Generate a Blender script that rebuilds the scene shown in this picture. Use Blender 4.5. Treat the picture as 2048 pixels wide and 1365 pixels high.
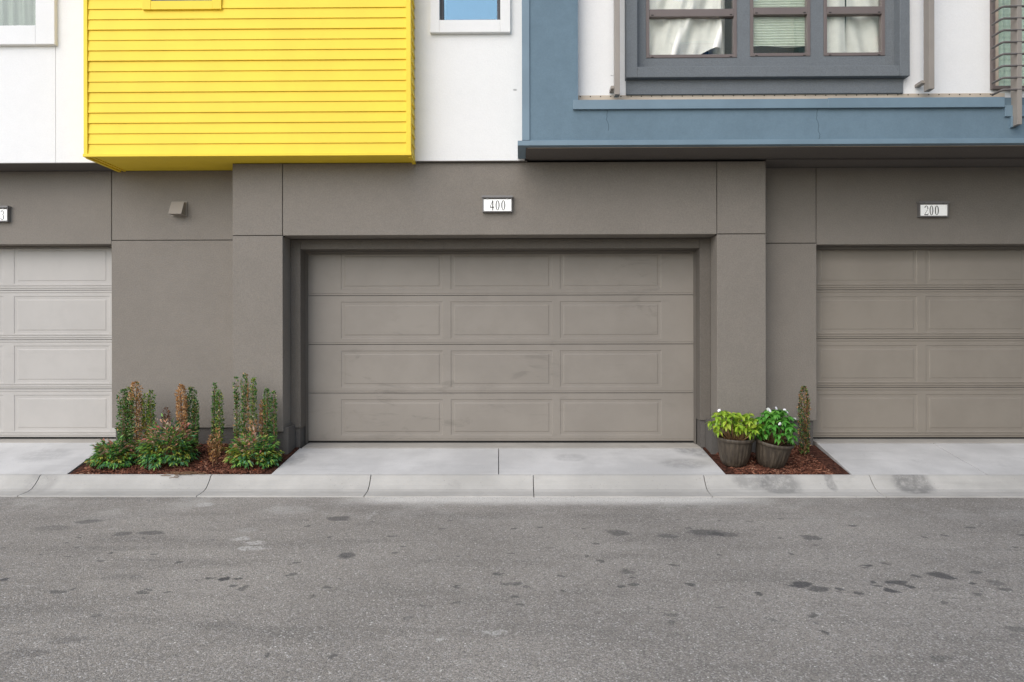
import bpy, math, random
import numpy as np
from mathutils import Vector, Matrix, Euler
R = math.radians
random.seed(7); rng = np.random.default_rng(7)
scn = bpy.context.scene
for o in list(bpy.data.objects): bpy.data.objects.remove(o)

# ------------------------------------------------------------------ camera
FPX = 1300.0; CAMZ = 1.613; YAW = R(0.6); ROLL = R(0.10)
fwd = Vector((-math.sin(YAW), math.cos(YAW), 0)); rt0 = Vector((math.cos(YAW), math.sin(YAW), 0)); up0 = Vector((0, 0, 1))
rt = rt0*math.cos(ROLL) - up0*math.sin(ROLL); up = up0*math.cos(ROLL) + rt0*math.sin(ROLL)
cd = bpy.data.cameras.new('camera'); cam = bpy.data.objects.new('camera', cd); scn.collection.objects.link(cam)
cd.sensor_width = 36; cd.lens = FPX/2048*36; cd.clip_end = 2000; cd.clip_start = 0.05
m = Matrix.Identity(4)
for i in range(3): m[i][0] = rt[i]; m[i][1] = up[i]; m[i][2] = -fwd[i]
m[2][3] = CAMZ
cam.matrix_world = m; scn.camera = cam

# ------------------------------------------------------------------ world, sun, exposure
SUN_EL, SUN_AZ = R(40), R(212)          # azimuth from +Y, clockwise
w = bpy.data.worlds.new('World'); scn.world = w; w.use_nodes = True
nt = w.node_tree; nt.nodes.clear()
sky = nt.nodes.new('ShaderNodeTexSky'); sky.sky_type = 'NISHITA'; sky.sun_disc = False
sky.sun_elevation = SUN_EL; sky.sun_rotation = SUN_AZ; sky.air_density = 1.0; sky.dust_density = 1.0; sky.ozone_density = 1.0
bg = nt.nodes.new('ShaderNodeBackground'); bg.inputs[1].default_value = 0.12
wo = nt.nodes.new('ShaderNodeOutputWorld')
nt.links.new(sky.outputs[0], bg.inputs[0]); nt.links.new(bg.outputs[0], wo.inputs[0])
sl = bpy.data.lights.new('sun', 'SUN'); sl.energy = 1.5; sl.angle = R(75); sl.color = (1.0, 0.936, 0.848)
so = bpy.data.objects.new('sun', sl); scn.collection.objects.link(so)
sd = Vector((math.sin(SUN_AZ)*math.cos(SUN_EL), math.cos(SUN_AZ)*math.cos(SUN_EL), math.sin(SUN_EL)))
so.rotation_euler = sd.to_track_quat('Z', 'Y').to_euler(); so.location = sd*40
vs = scn.view_settings; vs.view_transform = 'Standard'; vs.look = 'None'; vs.gamma = 1; vs.exposure = 0.80
vs.use_curve_mapping = False

# ------------------------------------------------------------------ measuring: photo point -> point on the plane y = d
def P(px, py, d):
    v = fwd + rt*((px-1024)/FPX) - up*((py-682.5)/FPX)
    t = d/v.y
    return v.x*t, CAMZ + v.z*t
def X(px, d, py=682): return P(px, py, d)[0]
def Z(py, d, px=1024): return P(px, py, d)[1]

# ------------------------------------------------------------------ node helpers
class NT:
    def __init__(s, name):
        s.m = bpy.data.materials.new(name); s.m.use_nodes = True
        s.t = s.m.node_tree; s.t.nodes.clear()
        s.out = s.n('ShaderNodeOutputMaterial'); s.b = s.n('ShaderNodeBsdfPrincipled')
        s.l(s.b.outputs[0], s.out.inputs[0]); s.pos = None
    def n(s, typ, **k):
        nd = s.t.nodes.new(typ)
        for a, v in k.items(): setattr(nd, a, v)
        return nd
    def l(s, a, b): s.t.links.new(a, b)
    def p(s):
        if s.pos is None: s.pos = s.n('ShaderNodeNewGeometry').outputs['Position']
        return s.pos
    def setin(s, sock, v):
        if hasattr(v, 'is_output') or isinstance(v, bpy.types.NodeSocket): s.l(v, sock)
        else: sock.default_value = v
    def math(s, op, a, b=0.0, c=None, clamp=False):
        nd = s.n('ShaderNodeMath', operation=op, use_clamp=clamp)
        s.setin(nd.inputs[0], a); s.setin(nd.inputs[1], b)
        if c is not None: s.setin(nd.inputs[2], c)
        return nd.outputs[0]
    def vm(s, op, a, b=(0, 0, 0)):
        nd = s.n('ShaderNodeVectorMath', operation=op); s.setin(nd.inputs[0], a); s.setin(nd.inputs[1], b)
        return nd.outputs['Value'] if op in ('LENGTH', 'DISTANCE', 'DOT_PRODUCT') else nd.outputs[0]
    def noise(s, scale, detail=3, rough=0.55, vec=None, dist=0.0, color=False):
        nd = s.n('ShaderNodeTexNoise'); s.l(vec if vec is not None else s.p(), nd.inputs['Vector'])
        nd.inputs['Scale'].default_value = scale; nd.inputs['Detail'].default_value = detail
        nd.inputs['Roughness'].default_value = rough; nd.inputs['Distortion'].default_value = dist
        return nd.outputs[1 if color else 0]
    def flat(s, axes, k3=(1, 1)):
        sp = s.n('ShaderNodeSeparateXYZ'); s.l(s.p(), sp.inputs[0]); cb = s.n('ShaderNodeCombineXYZ')
        for i in (0, 1): s.l(s.math('MULTIPLY', sp.outputs['XYZ'.index(axes[i])], k3[i]), cb.inputs[i])
        return cb.outputs[0]
    def voro(s, scale, vec=None, feature='F1', two=False):
        nd = s.n('ShaderNodeTexVoronoi', feature=feature)
        if two: nd.voronoi_dimensions = '2D'
        s.l(vec if vec is not None else s.p(), nd.inputs['Vector'])
        nd.inputs['Scale'].default_value = scale
        return nd
    def ramp(s, f, lo, hi, a=0.0, b=1.0):
        nd = s.n('ShaderNodeMapRange', interpolation_type='SMOOTHSTEP'); s.setin(nd.inputs[0], f)
        nd.inputs[1].default_value = lo; nd.inputs[2].default_value = hi; nd.inputs[3].default_value = a; nd.inputs[4].default_value = b
        return nd.outputs[0]
    def mix(s, f, a, b, mode='MIX'):
        nd = s.n('ShaderNodeMix', data_type='RGBA', blend_type=mode)
        s.setin(nd.inputs[0], f)
        for sk, v in ((nd.inputs[6], a), (nd.inputs[7], b)):
            if isinstance(v, (tuple, list)): sk.default_value = (v[0], v[1], v[2], 1)
            else: s.l(v, sk)
        return nd.outputs[2]
    def scale(s, v, f):
        return s.vm('MULTIPLY', v, f)
    def bump(s, h, strength, dist=0.01):
        nd = s.n('ShaderNodeBump'); nd.inputs['Strength'].default_value = strength; nd.inputs['Distance'].default_value = dist
        s.l(h, nd.inputs['Height']); s.l(nd.outputs[0], s.b.inputs['Normal'])
    def done(s, col, rough=0.7, spec=0.3):
        if isinstance(col, (tuple, list)): s.b.inputs['Base Color'].default_value = (col[0], col[1], col[2], 1)
        else: s.l(col, s.b.inputs['Base Color'])
        s.setin(s.b.inputs['Roughness'], rough); s.b.inputs['Specular IOR Level'].default_value = spec
        return s.m
def srgb(r, g, b):
    f = lambda c: (c/255/12.92) if c/255 < 0.04045 else ((c/255+0.055)/1.055)**2.4
    return (f(r), f(g), f(b))

M = {}
def stucco(name, col, bs=0.5, sc=95, mott=0.05, specks=0.0, grain=.32, cracks=()):
    k = NT(name)
    c1 = tuple(c*(1-mott) for c in col); c2 = tuple(min(.95, c*(1+mott)) for c in col)
    big = k.noise(1.3, 4, .6); mid = k.noise(9, 4, .6); fine = k.noise(sc, 3, .7)
    f = k.math('ADD', k.math('MULTIPLY', big, .6), k.math('MULTIPLY', mid, .4))
    c = k.mix(k.ramp(f, .3, .7), c1, c2)
    g1 = k.noise(sc*.85, 3, .7)
    c = k.mix(k.ramp(g1, .36, .66, .0, grain), c, tuple(x*.55 for x in col))
    c = k.mix(k.ramp(fine, .52, .72, .0, grain*.7), c, tuple(min(.95, x*1.35) for x in col))
    # drip stains with their own shape
    st = k.noise(1.0, 3, .6, vec=k.scale(k.p(), (7, 7, .7)))
    c = k.mix(k.ramp(st, .62, .85, 0, .10), c, tuple(x*.6 for x in col))
    if specks:
        v = k.voro(1.7, vec=k.flat('XZ', (.55, 1.3)), two=True); ns = k.noise(22, 3, .6)
        sel = k.n('ShaderNodeSeparateColor'); k.l(v.outputs['Color'], sel.inputs[0])
        d = k.math('ADD', v.outputs['Distance'], k.math('MULTIPLY', k.math('SUBTRACT', ns, .5), .10))
        c = k.mix(k.math('MULTIPLY', k.ramp(d, .0, .030, specks, 0), k.math('GREATER_THAN', sel.outputs[0], .45)), c, (.22, .21, .20))
    for (cx, cz0, cz1) in cracks:
        sp = k.n('ShaderNodeSeparateXYZ'); k.l(k.p(), sp.inputs[0])
        wob = k.math('MULTIPLY', k.math('SUBTRACT', k.noise(1.0, 4, .6, vec=k.scale(k.p(), (0, 0, 9))), .5), .09)
        dd = k.math('ABSOLUTE', k.math('SUBTRACT', k.math('ADD', sp.outputs[0], k.math('ADD', wob, k.math('MULTIPLY', sp.outputs[2], .10))), cx+.10*(cz0+cz1)/2))
        inz = k.math('MULTIPLY', k.math('GREATER_THAN', sp.outputs[2], cz0), k.math('LESS_THAN', sp.outputs[2], cz1))
        c = k.mix(k.math('MULTIPLY', k.ramp(dd, .001, .0055, .75, 0), inz), c, tuple(x*.35 for x in col))
    k.bump(k.math('ADD', fine, k.math('MULTIPLY', k.noise(sc*.45, 2, .5), .9)), bs, .006)
    M[name] = k.done(c, .88, .2)
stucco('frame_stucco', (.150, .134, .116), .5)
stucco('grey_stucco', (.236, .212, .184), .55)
stucco('dark_soffit', (.15, .134, .12), .3)
stucco('foundation', (.125, .115, .105), .4)
stucco('white_stucco', (.82, .815, .80), .25, 80, .02, .75, .07)
stucco('white_trim', (.81, .805, .79), .15, 80, .02, 0, .05)
stucco('slate_stucco', (.172, .188, .200), .5, 85, .06)
stucco('blue_stucco', (.150, .218, .268), .22, 60, .08, 0, .10, [(X(1637, 7.15), Z(280, 7.15, 1637), Z(214, 7.15, 1637)), (X(1216, 7.15), Z(262, 7.15, 1216), Z(214, 7.15, 1216))])
def paint(name, col, rough=.5, mott=.05, bs=.0, spec=.35, dirt=0.0):
    k = NT(name)
    c = k.mix(k.ramp(k.noise(2.0, 4, .6), .35, .65), tuple(x*(1-mott) for x in col), tuple(min(.95, x*(1+mott)) for x in col))
    if dirt:
        s1 = k.noise(1.0, 5, .65, vec=k.scale(k.p(), (1.6, 1.6, 5)), dist=1.6)
        s2 = k.noise(.8, 2, .5)
        f = k.math('MULTIPLY', k.ramp(s1, .52, .70), k.ramp(s2, .46, .66))
        c = k.mix(k.math('MULTIPLY', f, dirt), c, tuple(x*.55 for x in col))
        s3 = k.noise(1.0, 4, .6, vec=k.scale(k.p(), (3, 3, 26)), dist=.5)
        c = k.mix(k.ramp(s3, .6, .8, 0, dirt*.35), c, tuple(x*.6 for x in col))
    if bs: k.bump(k.noise(60, 3, .6), bs, .003)
    M[name] = k.done(c, rough, spec)
paint('yellow_paint', (.90, .645, .045), .5, .03, .06, .3)
paint('blue_metal', (.172, .245, .298), .45, .06)
paint('door_taupe', (.258, .232, .202), .5, .04, .0, .3, .42)
paint('door_pale', (.445, .422, .395), .5, .03, .0, .3, .12)
paint('door_brown', (.262, .232, .195), .5, .04, .0, .3, .18)
paint('taupe_trim', (.150, .134, .116), .6, .05)
paint('bronze_frame', (.165, .135, .125), .45, .05)
paint('dark_frame', (.045, .045, .050), .4, .05)
paint('fin_metal', (.30, .268, .235), .45, .05)
paint('steel_bar', (.13, .118, .112), .4, .06)
paint('tan_metal', (.52, .44, .35), .6, .08)
paint('black_gap', (.018, .017, .016), .9, .0)
paint('sign_frame', (.20, .19, .185), .45, .05)
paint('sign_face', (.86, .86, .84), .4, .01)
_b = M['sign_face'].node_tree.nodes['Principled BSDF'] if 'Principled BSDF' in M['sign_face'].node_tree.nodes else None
_b.inputs['Emission Color'].default_value = (1, .98, .94, 1); _b.inputs['Emission Strength'].default_value = .16  # faint glow added so the faces read brighter than the shade around them
paint('ink', (.022, .022, .022), .6, .0)
paint('orange_bit', (.85, .18, .05), .6, .0)
paint('petal_white', (.88, .87, .90), .6, .0)
paint('green_siding', (.33, .45, .36), .6, .04)
paint('cream_wall', (.82, .74, .60), .8, .05)
paint('interior', (.10, .095, .09), .8, .05)
paint('vent_metal', (.30, .268, .232), .5, .04)

def glass(name, tint=(.85, .92, .88), refl=.4, wav=.0, refl_tint=(.92, .95, .95)):
    k = NT(name); k.t.nodes.remove(k.b)
    g = k.n('ShaderNodeBsdfGlossy'); g.inputs['Roughness'].default_value = .01; g.inputs['Color'].default_value = (*refl_tint, 1)
    tr = k.n('ShaderNodeBsdfTransparent'); tr.inputs[0].default_value = (*tint, 1)
    mx = k.n('ShaderNodeMixShader'); mx.inputs[0].default_value = refl
    if wav:
        nd = k.n('ShaderNodeBump'); nd.inputs['Strength'].default_value = wav; nd.inputs['Distance'].default_value = .02
        k.l(k.noise(1.0, 2, .5, vec=k.scale(k.p(), (3.0, 3.0, 1.2))), nd.inputs['Height']); k.l(nd.outputs[0], g.inputs['Normal'])
    k.l(tr.outputs[0], mx.inputs[1]); k.l(g.outputs[0], mx.inputs[2]); k.l(mx.outputs[0], k.out.inputs[0])
    M[name] = k.m
glass('pane_glass', (.98, .985, .975), .10, .10)
glass('sky_glass', refl=.13, wav=.02, refl_tint=(.42, .70, 1.0))  # blue of the reflected sky put into the glossy colour
glass('clear_glass', (.80, .83, .80), .05, .02)
glass('green_glass', (.95, .985, .96), .10, .05)

def cloth(name, col, tr=.35):
    k = NT(name)
    k.b.inputs['Roughness'].default_value = .9
    c = k.mix(k.ramp(k.noise(14, 3, .6), .3, .7), tuple(x*.93 for x in col), col)
    k.l(c, k.b.inputs['Base Color'])
    M[name] = k.m
cloth('blind_pale', (.74, .80, .73)); cloth('curtain_white', (.90, .885, .82)); cloth('refl_green', (.78, .84, .74)); cloth('blind_grey', (.50, .53, .50))  # the green one carries the colour of siding reflected in the pane

# concrete
def concrete(name, col, stains=(), joint=0):
    k = NT(name)
    big = k.noise(1.1, 5, .62); str_ = k.noise(1.0, 4, .6, vec=k.scale(k.p(), (1.0, 9, 9)))
    c = k.mix(k.ramp(big, .33, .68), tuple(x*.84 for x in col), tuple(x*1.07 for x in col))
    c = k.mix(k.ramp(str_, .52, .78, 0, .32), c, tuple(x*.62 for x in col))
    bl = k.noise(3.5, 5, .7, dist=.6)
    c = k.mix(k.ramp(bl, .60, .74, 0, .30), c, tuple(x*.55 for x in col))
    pits = k.voro(17, two=True); sel = k.ramp(k.noise(4, 2, .5), .50, .66)
    c = k.mix(k.math('MULTIPLY', k.ramp(pits.outputs['Distance'], .03, .09, .55, 0), sel), c, tuple(x*.3 for x in col))
    fine = k.noise(160, 2, .6)
    c = k.mix(k.ramp(fine, .3, .7, 0, .12), c, tuple(x*.6 for x in col))
    wp = k.vm('ADD', k.p(), k.scale(k.vm('SUBTRACT', k.noise(9, 4, .65, color=True), (.5, .5, .5)), (.05, .035, .0)))
    for (x, y, rx, ry, a) in stains:
        d = k.vm('LENGTH', k.scale(k.vm('SUBTRACT', wp, (x, y, 0)), (1/rx, 1/ry, 0)))
        f = k.math('MULTIPLY', k.ramp(d, .55, 1.0, a, 0), k.ramp(k.noise(14, 4, .7), .32, .6, .35, 1))
        c = k.mix(f, c, (.085, .085, .085))
    k.bump(k.math('ADD', fine, k.math('MULTIPLY', big, .5)), .22, .004)
    M[name] = k.done(c, .85, .25)

# asphalt
def asphalt(name, stains, pale, apron):
    k = NT(name)
    base = k.mix(k.ramp(k.noise(.55, 5, .6), .35, .68), (.285, .262, .232), (.385, .355, .315))
    st = k.noise(1.0, 4, .6, vec=k.scale(k.p(), (.5, 2.6, 1)))
    base = k.mix(k.ramp(st, .46, .72, 0, .60), base, (.19, .176, .158))
    st2 = k.noise(1.0, 5, .65, vec=k.scale(k.p(), (.9, 7.5, 1)), dist=.4)
    base = k.mix(k.ramp(st2, .54, .76, 0, .30), base, (.15, .141, .129))
    base = k.mix(k.ramp(st2, .28, .42, .18, 0), base, (.43, .40, .36))
    v = k.voro(175); agg = k.n('ShaderNodeSeparateColor'); k.l(v.outputs['Color'], agg.inputs[0])
    c = k.mix(k.ramp(agg.outputs[0], .2, .95, 0, .70), base, (.13, .124, .116))
    v2 = k.voro(125); a2 = k.n('ShaderNodeSeparateColor'); k.l(v2.outputs['Color'], a2.inputs[0])
    c = k.mix(k.ramp(a2.outputs[1], .74, .95, 0, .62), c, (.50, .48, .455))
    c = k.mix(k.ramp(a2.outputs[0], .78, .97, 0, .5), c, (.095, .092, .089))
    v4 = k.voro(52); a4 = k.n('ShaderNodeSeparateColor'); k.l(v4.outputs['Color'], a4.inputs[0])
    ch = k.math('MULTIPLY', k.ramp(a4.outputs[0], .955, .97), k.ramp(v4.outputs['Distance'], .15, .34, 1, 0))
    c = k.mix(k.math('MULTIPLY', ch, .85), c, (.78, .76, .72))
    wp = k.vm('ADD', k.p(), k.scale(k.vm('SUBTRACT', k.noise(5, 5, .65, color=True), (.5, .5, .5)), (.30, .16, 0)))
    # concrete dust and slurry in front of the driveway and by the gutter
    (ax0, ax1, ay0, ay1) = apron
    sp = k.n('ShaderNodeSeparateXYZ'); k.l(wp, sp.inputs[0])
    fx = k.math('MULTIPLY', k.ramp(sp.outputs[0], ax0-.5, ax0+.25), k.ramp(sp.outputs[0], ax1-.1, ax1+.8, 1, 0))
    fy = k.ramp(sp.outputs[1], ay0, ay1)
    fa = k.math('MULTIPLY', fx, fy)
    grit = k.noise(60, 3, .7)
    c = k.mix(k.math('MULTIPLY', fa, k.ramp(grit, .34, .54, .35, .95)), c, (.66, .64, .60))
    dust = k.math('MULTIPLY', k.ramp(sp.outputs[1], 5.4, 6.6), k.ramp(k.noise(1.6, 4, .65), .48, .68, 0, .35))
    c = k.mix(dust, c, (.50, .485, .455))
    # scattered drops
    v3 = k.voro(4.4, vec=k.scale(wp, (.75, 1.0, 1)), two=True); a3 = k.n('ShaderNodeSeparateColor'); k.l(v3.outputs['Color'], a3.inputs[0])
    rad = k.math('MULTIPLY', k.ramp(a3.outputs[1], 0, 1, .03, .115), 1.0)
    dr = k.math('MULTIPLY', k.math('LESS_THAN', v3.outputs['Distance'], rad), k.math('GREATER_THAN', a3.outputs[0], .52))
    sy = k.n('ShaderNodeSeparateXYZ'); k.l(k.p(), sy.inputs[0])
    dr = k.math('MULTIPLY', dr, k.math('MULTIPLY', k.ramp(sy.outputs[1], 3.2, 4.2), k.ramp(sy.outputs[1], 5.6, 6.3, 1, 0)))
    c = k.mix(k.math('MULTIPLY', dr, .60), c, (.06, .06, .062))
    for (x, y, rx, ry, a) in stains:
        d = k.vm('LENGTH', k.scale(k.vm('SUBTRACT', wp, (x, y, 0)), (1/rx, 1/ry, 0)))
        f = k.math('MULTIPLY', k.ramp(d, .65, 1.05, a, 0), k.ramp(grit, .25, .6, .75, 1))
        c = k.mix(f, c, (.055, .055, .058))
    for (x, y, rx, ry, a) in pale:
        d = k.vm('LENGTH', k.scale(k.vm('SUBTRACT', wp, (x, y, 0)), (1/rx, 1/ry, 0)))
        f = k.math('MULTIPLY', k.ramp(d, .6, 1.05, a, 0), k.ramp(k.noise(40, 3, .7), .40, .55))
        c = k.mix(f, c, (.50, .485, .46))
    h = k.math('ADD', k.math('MULTIPLY', v.outputs['Distance'], -.7), k.math('MULTIPLY', v2.outputs['Distance'], -.9))
    k.bump(h, .55, .006)
    M[name] = k.done(c, .88, .25)
def ground_pt(px, py, z=0.0):
    v = fwd + rt*((px-1024)/FPX) - up*((py-682.5)/FPX)
    t = (z-CAMZ)/v.z
    return v.x*t, v.y*t
def gs(px, py, wpx, hpx, a):
    x, y = ground_pt(px, py); x2, _ = ground_pt(px+wpx, py); _, y2 = ground_pt(px, py-hpx)
    return (x, y, abs(x2-x), max(.03, abs(y2-y)), a)
road_stains = [gs(*a) for a in [
    (180,1043,26,5,.55),(105,1057,45,6,.3),(245,1068,22,5,.55),(305,1066,24,6,.6),(680,1037,26,6,.6),(690,1113,24,8,.65),
    (450,1157,14,6,.95),(420,1155,8,3,.8),(476,1157,8,3,.8),(487,1176,16,6,.55),(280,1186,12,4,.65),(300,1180,9,3,.6),(330,1185,9,4,.6),
    (118,1183,22,4,.55),(145,1178,10,3,.6),(240,1155,60,6,.22),(3,1160,12,4,.8),(1235,1066,30,7,.6),(1335,1073,26,5,.5),(1410,1066,40,8,.6),
    (1450,1069,30,5,.45),(1622,1076,14,6,.6),(1035,1168,16,4,.6),(1015,1170,9,4,.6),(1058,1172,7,3,.6),(1035,1193,10,4,.6),
    (1600,1170,30,7,.85),(1640,1180,22,6,.7),(1720,1188,8,4,.7),(1800,1166,22,6,.8),(1780,1182,14,6,.85),(1822,1175,14,5,.8),
    (1890,1152,26,8,.8),(1835,1152,12,3,.7),(1938,1166,12,3,.75),(1990,1166,20,6,.45),(2010,1178,12,4,.6),(1745,1165,9,3,.75),
    (1685,1180,12,3,.75),(1525,1190,9,3,.75),(1382,1170,12,4,.75),(1960,1190,9,3,.6),(1722,1132,8,3,.8),(1245,1140,10,3,.5),
    (1240,1172,10,3,.7),(1255,1145,22,5,.5),(60,1305,60,9,.3),(130,1282,35,9,.3),(430,1250,80,8,.22),(1625,1231,10,4,.6),(1650,1264,7,3,.7),
    (2030,1258,30,8,.4),(1335,1245,9,4,.5),(620,1193,9,3,.5),(532,1310,9,4,.6),(650,1315,9,3,.6),(1885,1318,22,4,.4)]]
road_pale = [gs(*a) for a in [(410,1010,22,5,.9),(480,1078,20,6,.85),(512,1086,24,5,.9),(510,1096,34,5,.8),(498,1060,22,6,.35),(985,1265,25,3,.6),
    (883,1280,8,4,.7),(580,1020,60,10,.35),(1540,1040,10,20,.0),(745,1030,6,12,.5)]]
YC0, YC1 = 7.06, 6.70      # kerb: back, lip
asphalt('asphalt', road_stains, road_pale, (X(745, YC1), X(1415, YC1), 6.30, 6.62))
def cs(px, py, z, wpx, hpx, a):
    x, y = ground_pt(px, py, z); x2, _ = ground_pt(px+wpx, py, z); _, y2 = ground_pt(px, py-hpx, z)
    return (x, y, abs(x2-x), abs(y2-y), a)
concrete('kerb_concrete', (.445, .430, .400), [cs(1826, 966, .10, 48, 8, .6), cs(1560, 968, .09, 50, 8, .5), cs(1500, 958, .13, 45, 6, .4), cs(1660, 961, .12, 12, 6, .45), cs(85, 962, .11, 40, 10, .22)])
concrete('slab_concrete', (.545, .536, .520), [cs(1395, 900, .28, 60, 10, .5), cs(1370, 932, .19, 60, 7, .3), cs(595, 915, .26, 22, 8, .3), cs(1140, 915, .25, 40, 5, .22), cs(90, 915, .25, 60, 8, .22)])
concrete('sill_concrete', (.40, .375, .335))

def attr_mat(name, rough=.6, spec=.3, trans=.0, bs=0):
    k = NT(name); a = k.n('ShaderNodeAttribute', attribute_name='col')
    k.l(a.outputs['Color'], k.b.inputs['Base Color']); k.b.inputs['Roughness'].default_value = rough; k.b.inputs['Specular IOR Level'].default_value = spec
    if trans:
        t = k.n('ShaderNodeBsdfTranslucent'); k.l(a.outputs['Color'], t.inputs[0]); mx = k.n('ShaderNodeMixShader'); mx.inputs[0].default_value = trans
        k.l(k.b.outputs[0], mx.inputs[1]); k.l(t.outputs[0], mx.inputs[2]); k.l(mx.outputs[0], k.out.inputs[0])
    M[name] = k.m
attr_mat('leaf_mix', .42, .45, .22); attr_mat('bark_chips', .9, .1)
def leafmat(name, cols):
    k = NT(name); oi = k.n('ShaderNodeObjectInfo')
    cr = k.n('ShaderNodeValToRGB'); k.l(oi.outputs['Random'], cr.inputs[0])
    el = cr.color_ramp.elements
    while len(el) < len(cols): el.new(.5)
    for i, c in enumerate(cols): el[i].position = i/(len(cols)-1); el[i].color = (*c, 1)
    k.l(cr.outputs[0], k.b.inputs['Base Color']); k.b.inputs['Roughness'].default_value = .42
    t = k.n('ShaderNodeBsdfTranslucent'); k.l(cr.outputs[0], t.inputs[0]); mx = k.n('ShaderNodeMixShader'); mx.inputs[0].default_value = .28
    k.l(k.b.outputs[0], mx.inputs[1]); k.l(t.outputs[0], mx.inputs[2]); k.l(mx.outputs[0], k.out.inputs[0])
    M[name] = k.m
leafmat('lime_leaf', [(.17, .36, .03), (.34, .52, .04), (.24, .44, .035), (.46, .56, .06), (.29, .48, .04)])
leafmat('green_leaf', [(.06, .24, .03), (.11, .35, .045), (.07, .28, .04), (.18, .42, .06), (.10, .32, .045)])
paint('stem_brown', (.19, .10, .05), .7, .15); paint('stem_pink', (.36, .20, .10), .6, .15); paint('dead_twig', (.15, .085, .045), .8, .1)
k = NT('soil'); M['soil'] = k.done(k.mix(k.ramp(k.noise(40, 4, .7), .35, .65), (.018, .012, .009), (.085, .045, .028)), .95, .1)
k = NT('mulch_base'); k.bump(k.noise(45, 4, .7), .9, .03)
M['mulch_base'] = k.done(k.mix(k.ramp(k.noise(30, 4, .7), .35, .65), (.030, .014, .010), (.13, .055, .037)), .95, .1)
k = NT('pot_resin')
pc = k.mix(k.ramp(k.noise(1, 4, .6, vec=k.scale(k.p(), (30, 30, 2.0))), .35, .70), (.046, .036, .027), (.094, .075, .055))
M['pot_resin'] = k.done(pc, .5, .35)

# ------------------------------------------------------------------ mesh helpers
COL = scn.collection
def wloc(o):
    v = Vector((0, 0, 0))
    while o is not None: v += o.location; o = o.parent
    return v
class MB:
    def __init__(s): s.v = []; s.f = []
    def add(s, vs_, fs):
        b = len(s.v); s.v += [tuple(p) for p in vs_]; s.f += [tuple(i+b for i in f) for f in fs]; return s
    def box(s, x0, x1, y0, y1, z0, z1, bv=0):
        if x0 > x1: x0, x1 = x1, x0
        if y0 > y1: y0, y1 = y1, y0
        if z0 > z1: z0, z1 = z1, z0
        if bv:   # chamfered front (low y) edges
            vs_ = [(x0, y1, z0), (x1, y1, z0), (x1, y1, z1), (x0, y1, z1), (x0, y0+bv, z0), (x1, y0+bv, z0), (x1, y0+bv, z1), (x0, y0+bv, z1),
                   (x0+bv, y0, z0+bv), (x1-bv, y0, z0+bv), (x1-bv, y0, z1-bv), (x0+bv, y0, z1-bv)]
            fs = [(0, 3, 2, 1), (8, 9, 10, 11), (4, 5, 9, 8), (5, 6, 10, 9), (6, 7, 11, 10), (7, 4, 8, 11), (0, 1, 5, 4), (1, 2, 6, 5), (2, 3, 7, 6), (3, 0, 4, 7)]
            return s.add(vs_, fs)
        vs_ = [(x0, y0, z0), (x1, y0, z0), (x1, y1, z0), (x0, y1, z0), (x0, y0, z1), (x1, y0, z1), (x1, y1, z1), (x0, y1, z1)]
        return s.add(vs_, [(0, 3, 2, 1), (4, 5, 6, 7), (0, 1, 5, 4), (1, 2, 6, 5), (2, 3, 7, 6), (3, 0, 4, 7)])
    def prism(s, prof, x0, x1):     # (y,z) profile swept along x
        n = len(prof); vs_ = [(x0, y, z) for y, z in prof]+[(x1, y, z) for y, z in prof]
        fs = [(i, (i+1) % n, n+(i+1) % n, n+i) for i in range(n)]+[tuple(range(n-1, -1, -1)), tuple(range(n, 2*n))]
        return s.add(vs_, fs)
    def poly(s, pts, z0f, thick):   # top polygon (x,y) with height function and thickness
        n = len(pts); vs_ = [(x, y, z0f(x, y)) for x, y in pts]+[(x, y, z0f(x, y)-thick) for x, y in pts]
        fs = [tuple(range(n)), tuple(range(2*n-1, n-1, -1))]+[(i, i+n, (i+1) % n+n, (i+1) % n) for i in range(n)]
        return s.add(vs_, fs)
    def tube(s, pts, r, n=6):
        pts = [Vector(p) for p in pts]; rs = r if isinstance(r, (list, tuple)) else [r]*len(pts)
        rings = []; t0 = None
        for i, p in enumerate(pts):
            t = (pts[min(i+1, len(pts)-1)]-pts[max(i-1, 0)]).normalized()
            a = t.cross(Vector((0, 0, 1)));
            if a.length < .05: a = t.cross(Vector((1, 0, 0)))
            a.normalize(); b = t.cross(a)
            rings.append([p+(a*math.cos(2*math.pi*j/n)+b*math.sin(2*math.pi*j/n))*rs[i] for j in range(n)])
        vs_ = [q for rg in rings for q in rg]; fs = []
        for i in range(len(pts)-1):
            for j in range(n): fs.append((i*n+j, i*n+(j+1) % n, (i+1)*n+(j+1) % n, (i+1)*n+j))
        fs += [tuple(range(n-1, -1, -1)), tuple((len(pts)-1)*n+j for j in range(n))]
        return s.add(vs_, fs)
    def build(s, name, mat, parent=None, smooth=False, bevel=0, fixn=True):
        o0 = wloc(parent) if parent else Vector((0, 0, 0))
        me = bpy.data.meshes.new(name); me.from_pydata([(x-o0.x, y-o0.y, z-o0.z) for x, y, z in s.v], [], s.f)
        if fixn:
            import bmesh
            bm = bmesh.new(); bm.from_mesh(me); bmesh.ops.recalc_face_normals(bm, faces=bm.faces); bm.to_mesh(me); bm.free()
        me.materials.append(M[mat]); o = bpy.data.objects.new(name, me); COL.objects.link(o); o.parent = parent
        if smooth:
            for p in me.polygons: p.use_smooth = True
        if bevel:
            md = o.modifiers.new('bevel', 'BEVEL'); md.width = bevel; md.segments = 2; md.limit_method = 'ANGLE'
        return o
def empty(name, loc=(0, 0, 0), parent=None):
    o = bpy.data.objects.new(name, None); COL.objects.link(o); o.location = loc; o.parent = parent; o.empty_display_size = .1
    return o
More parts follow.
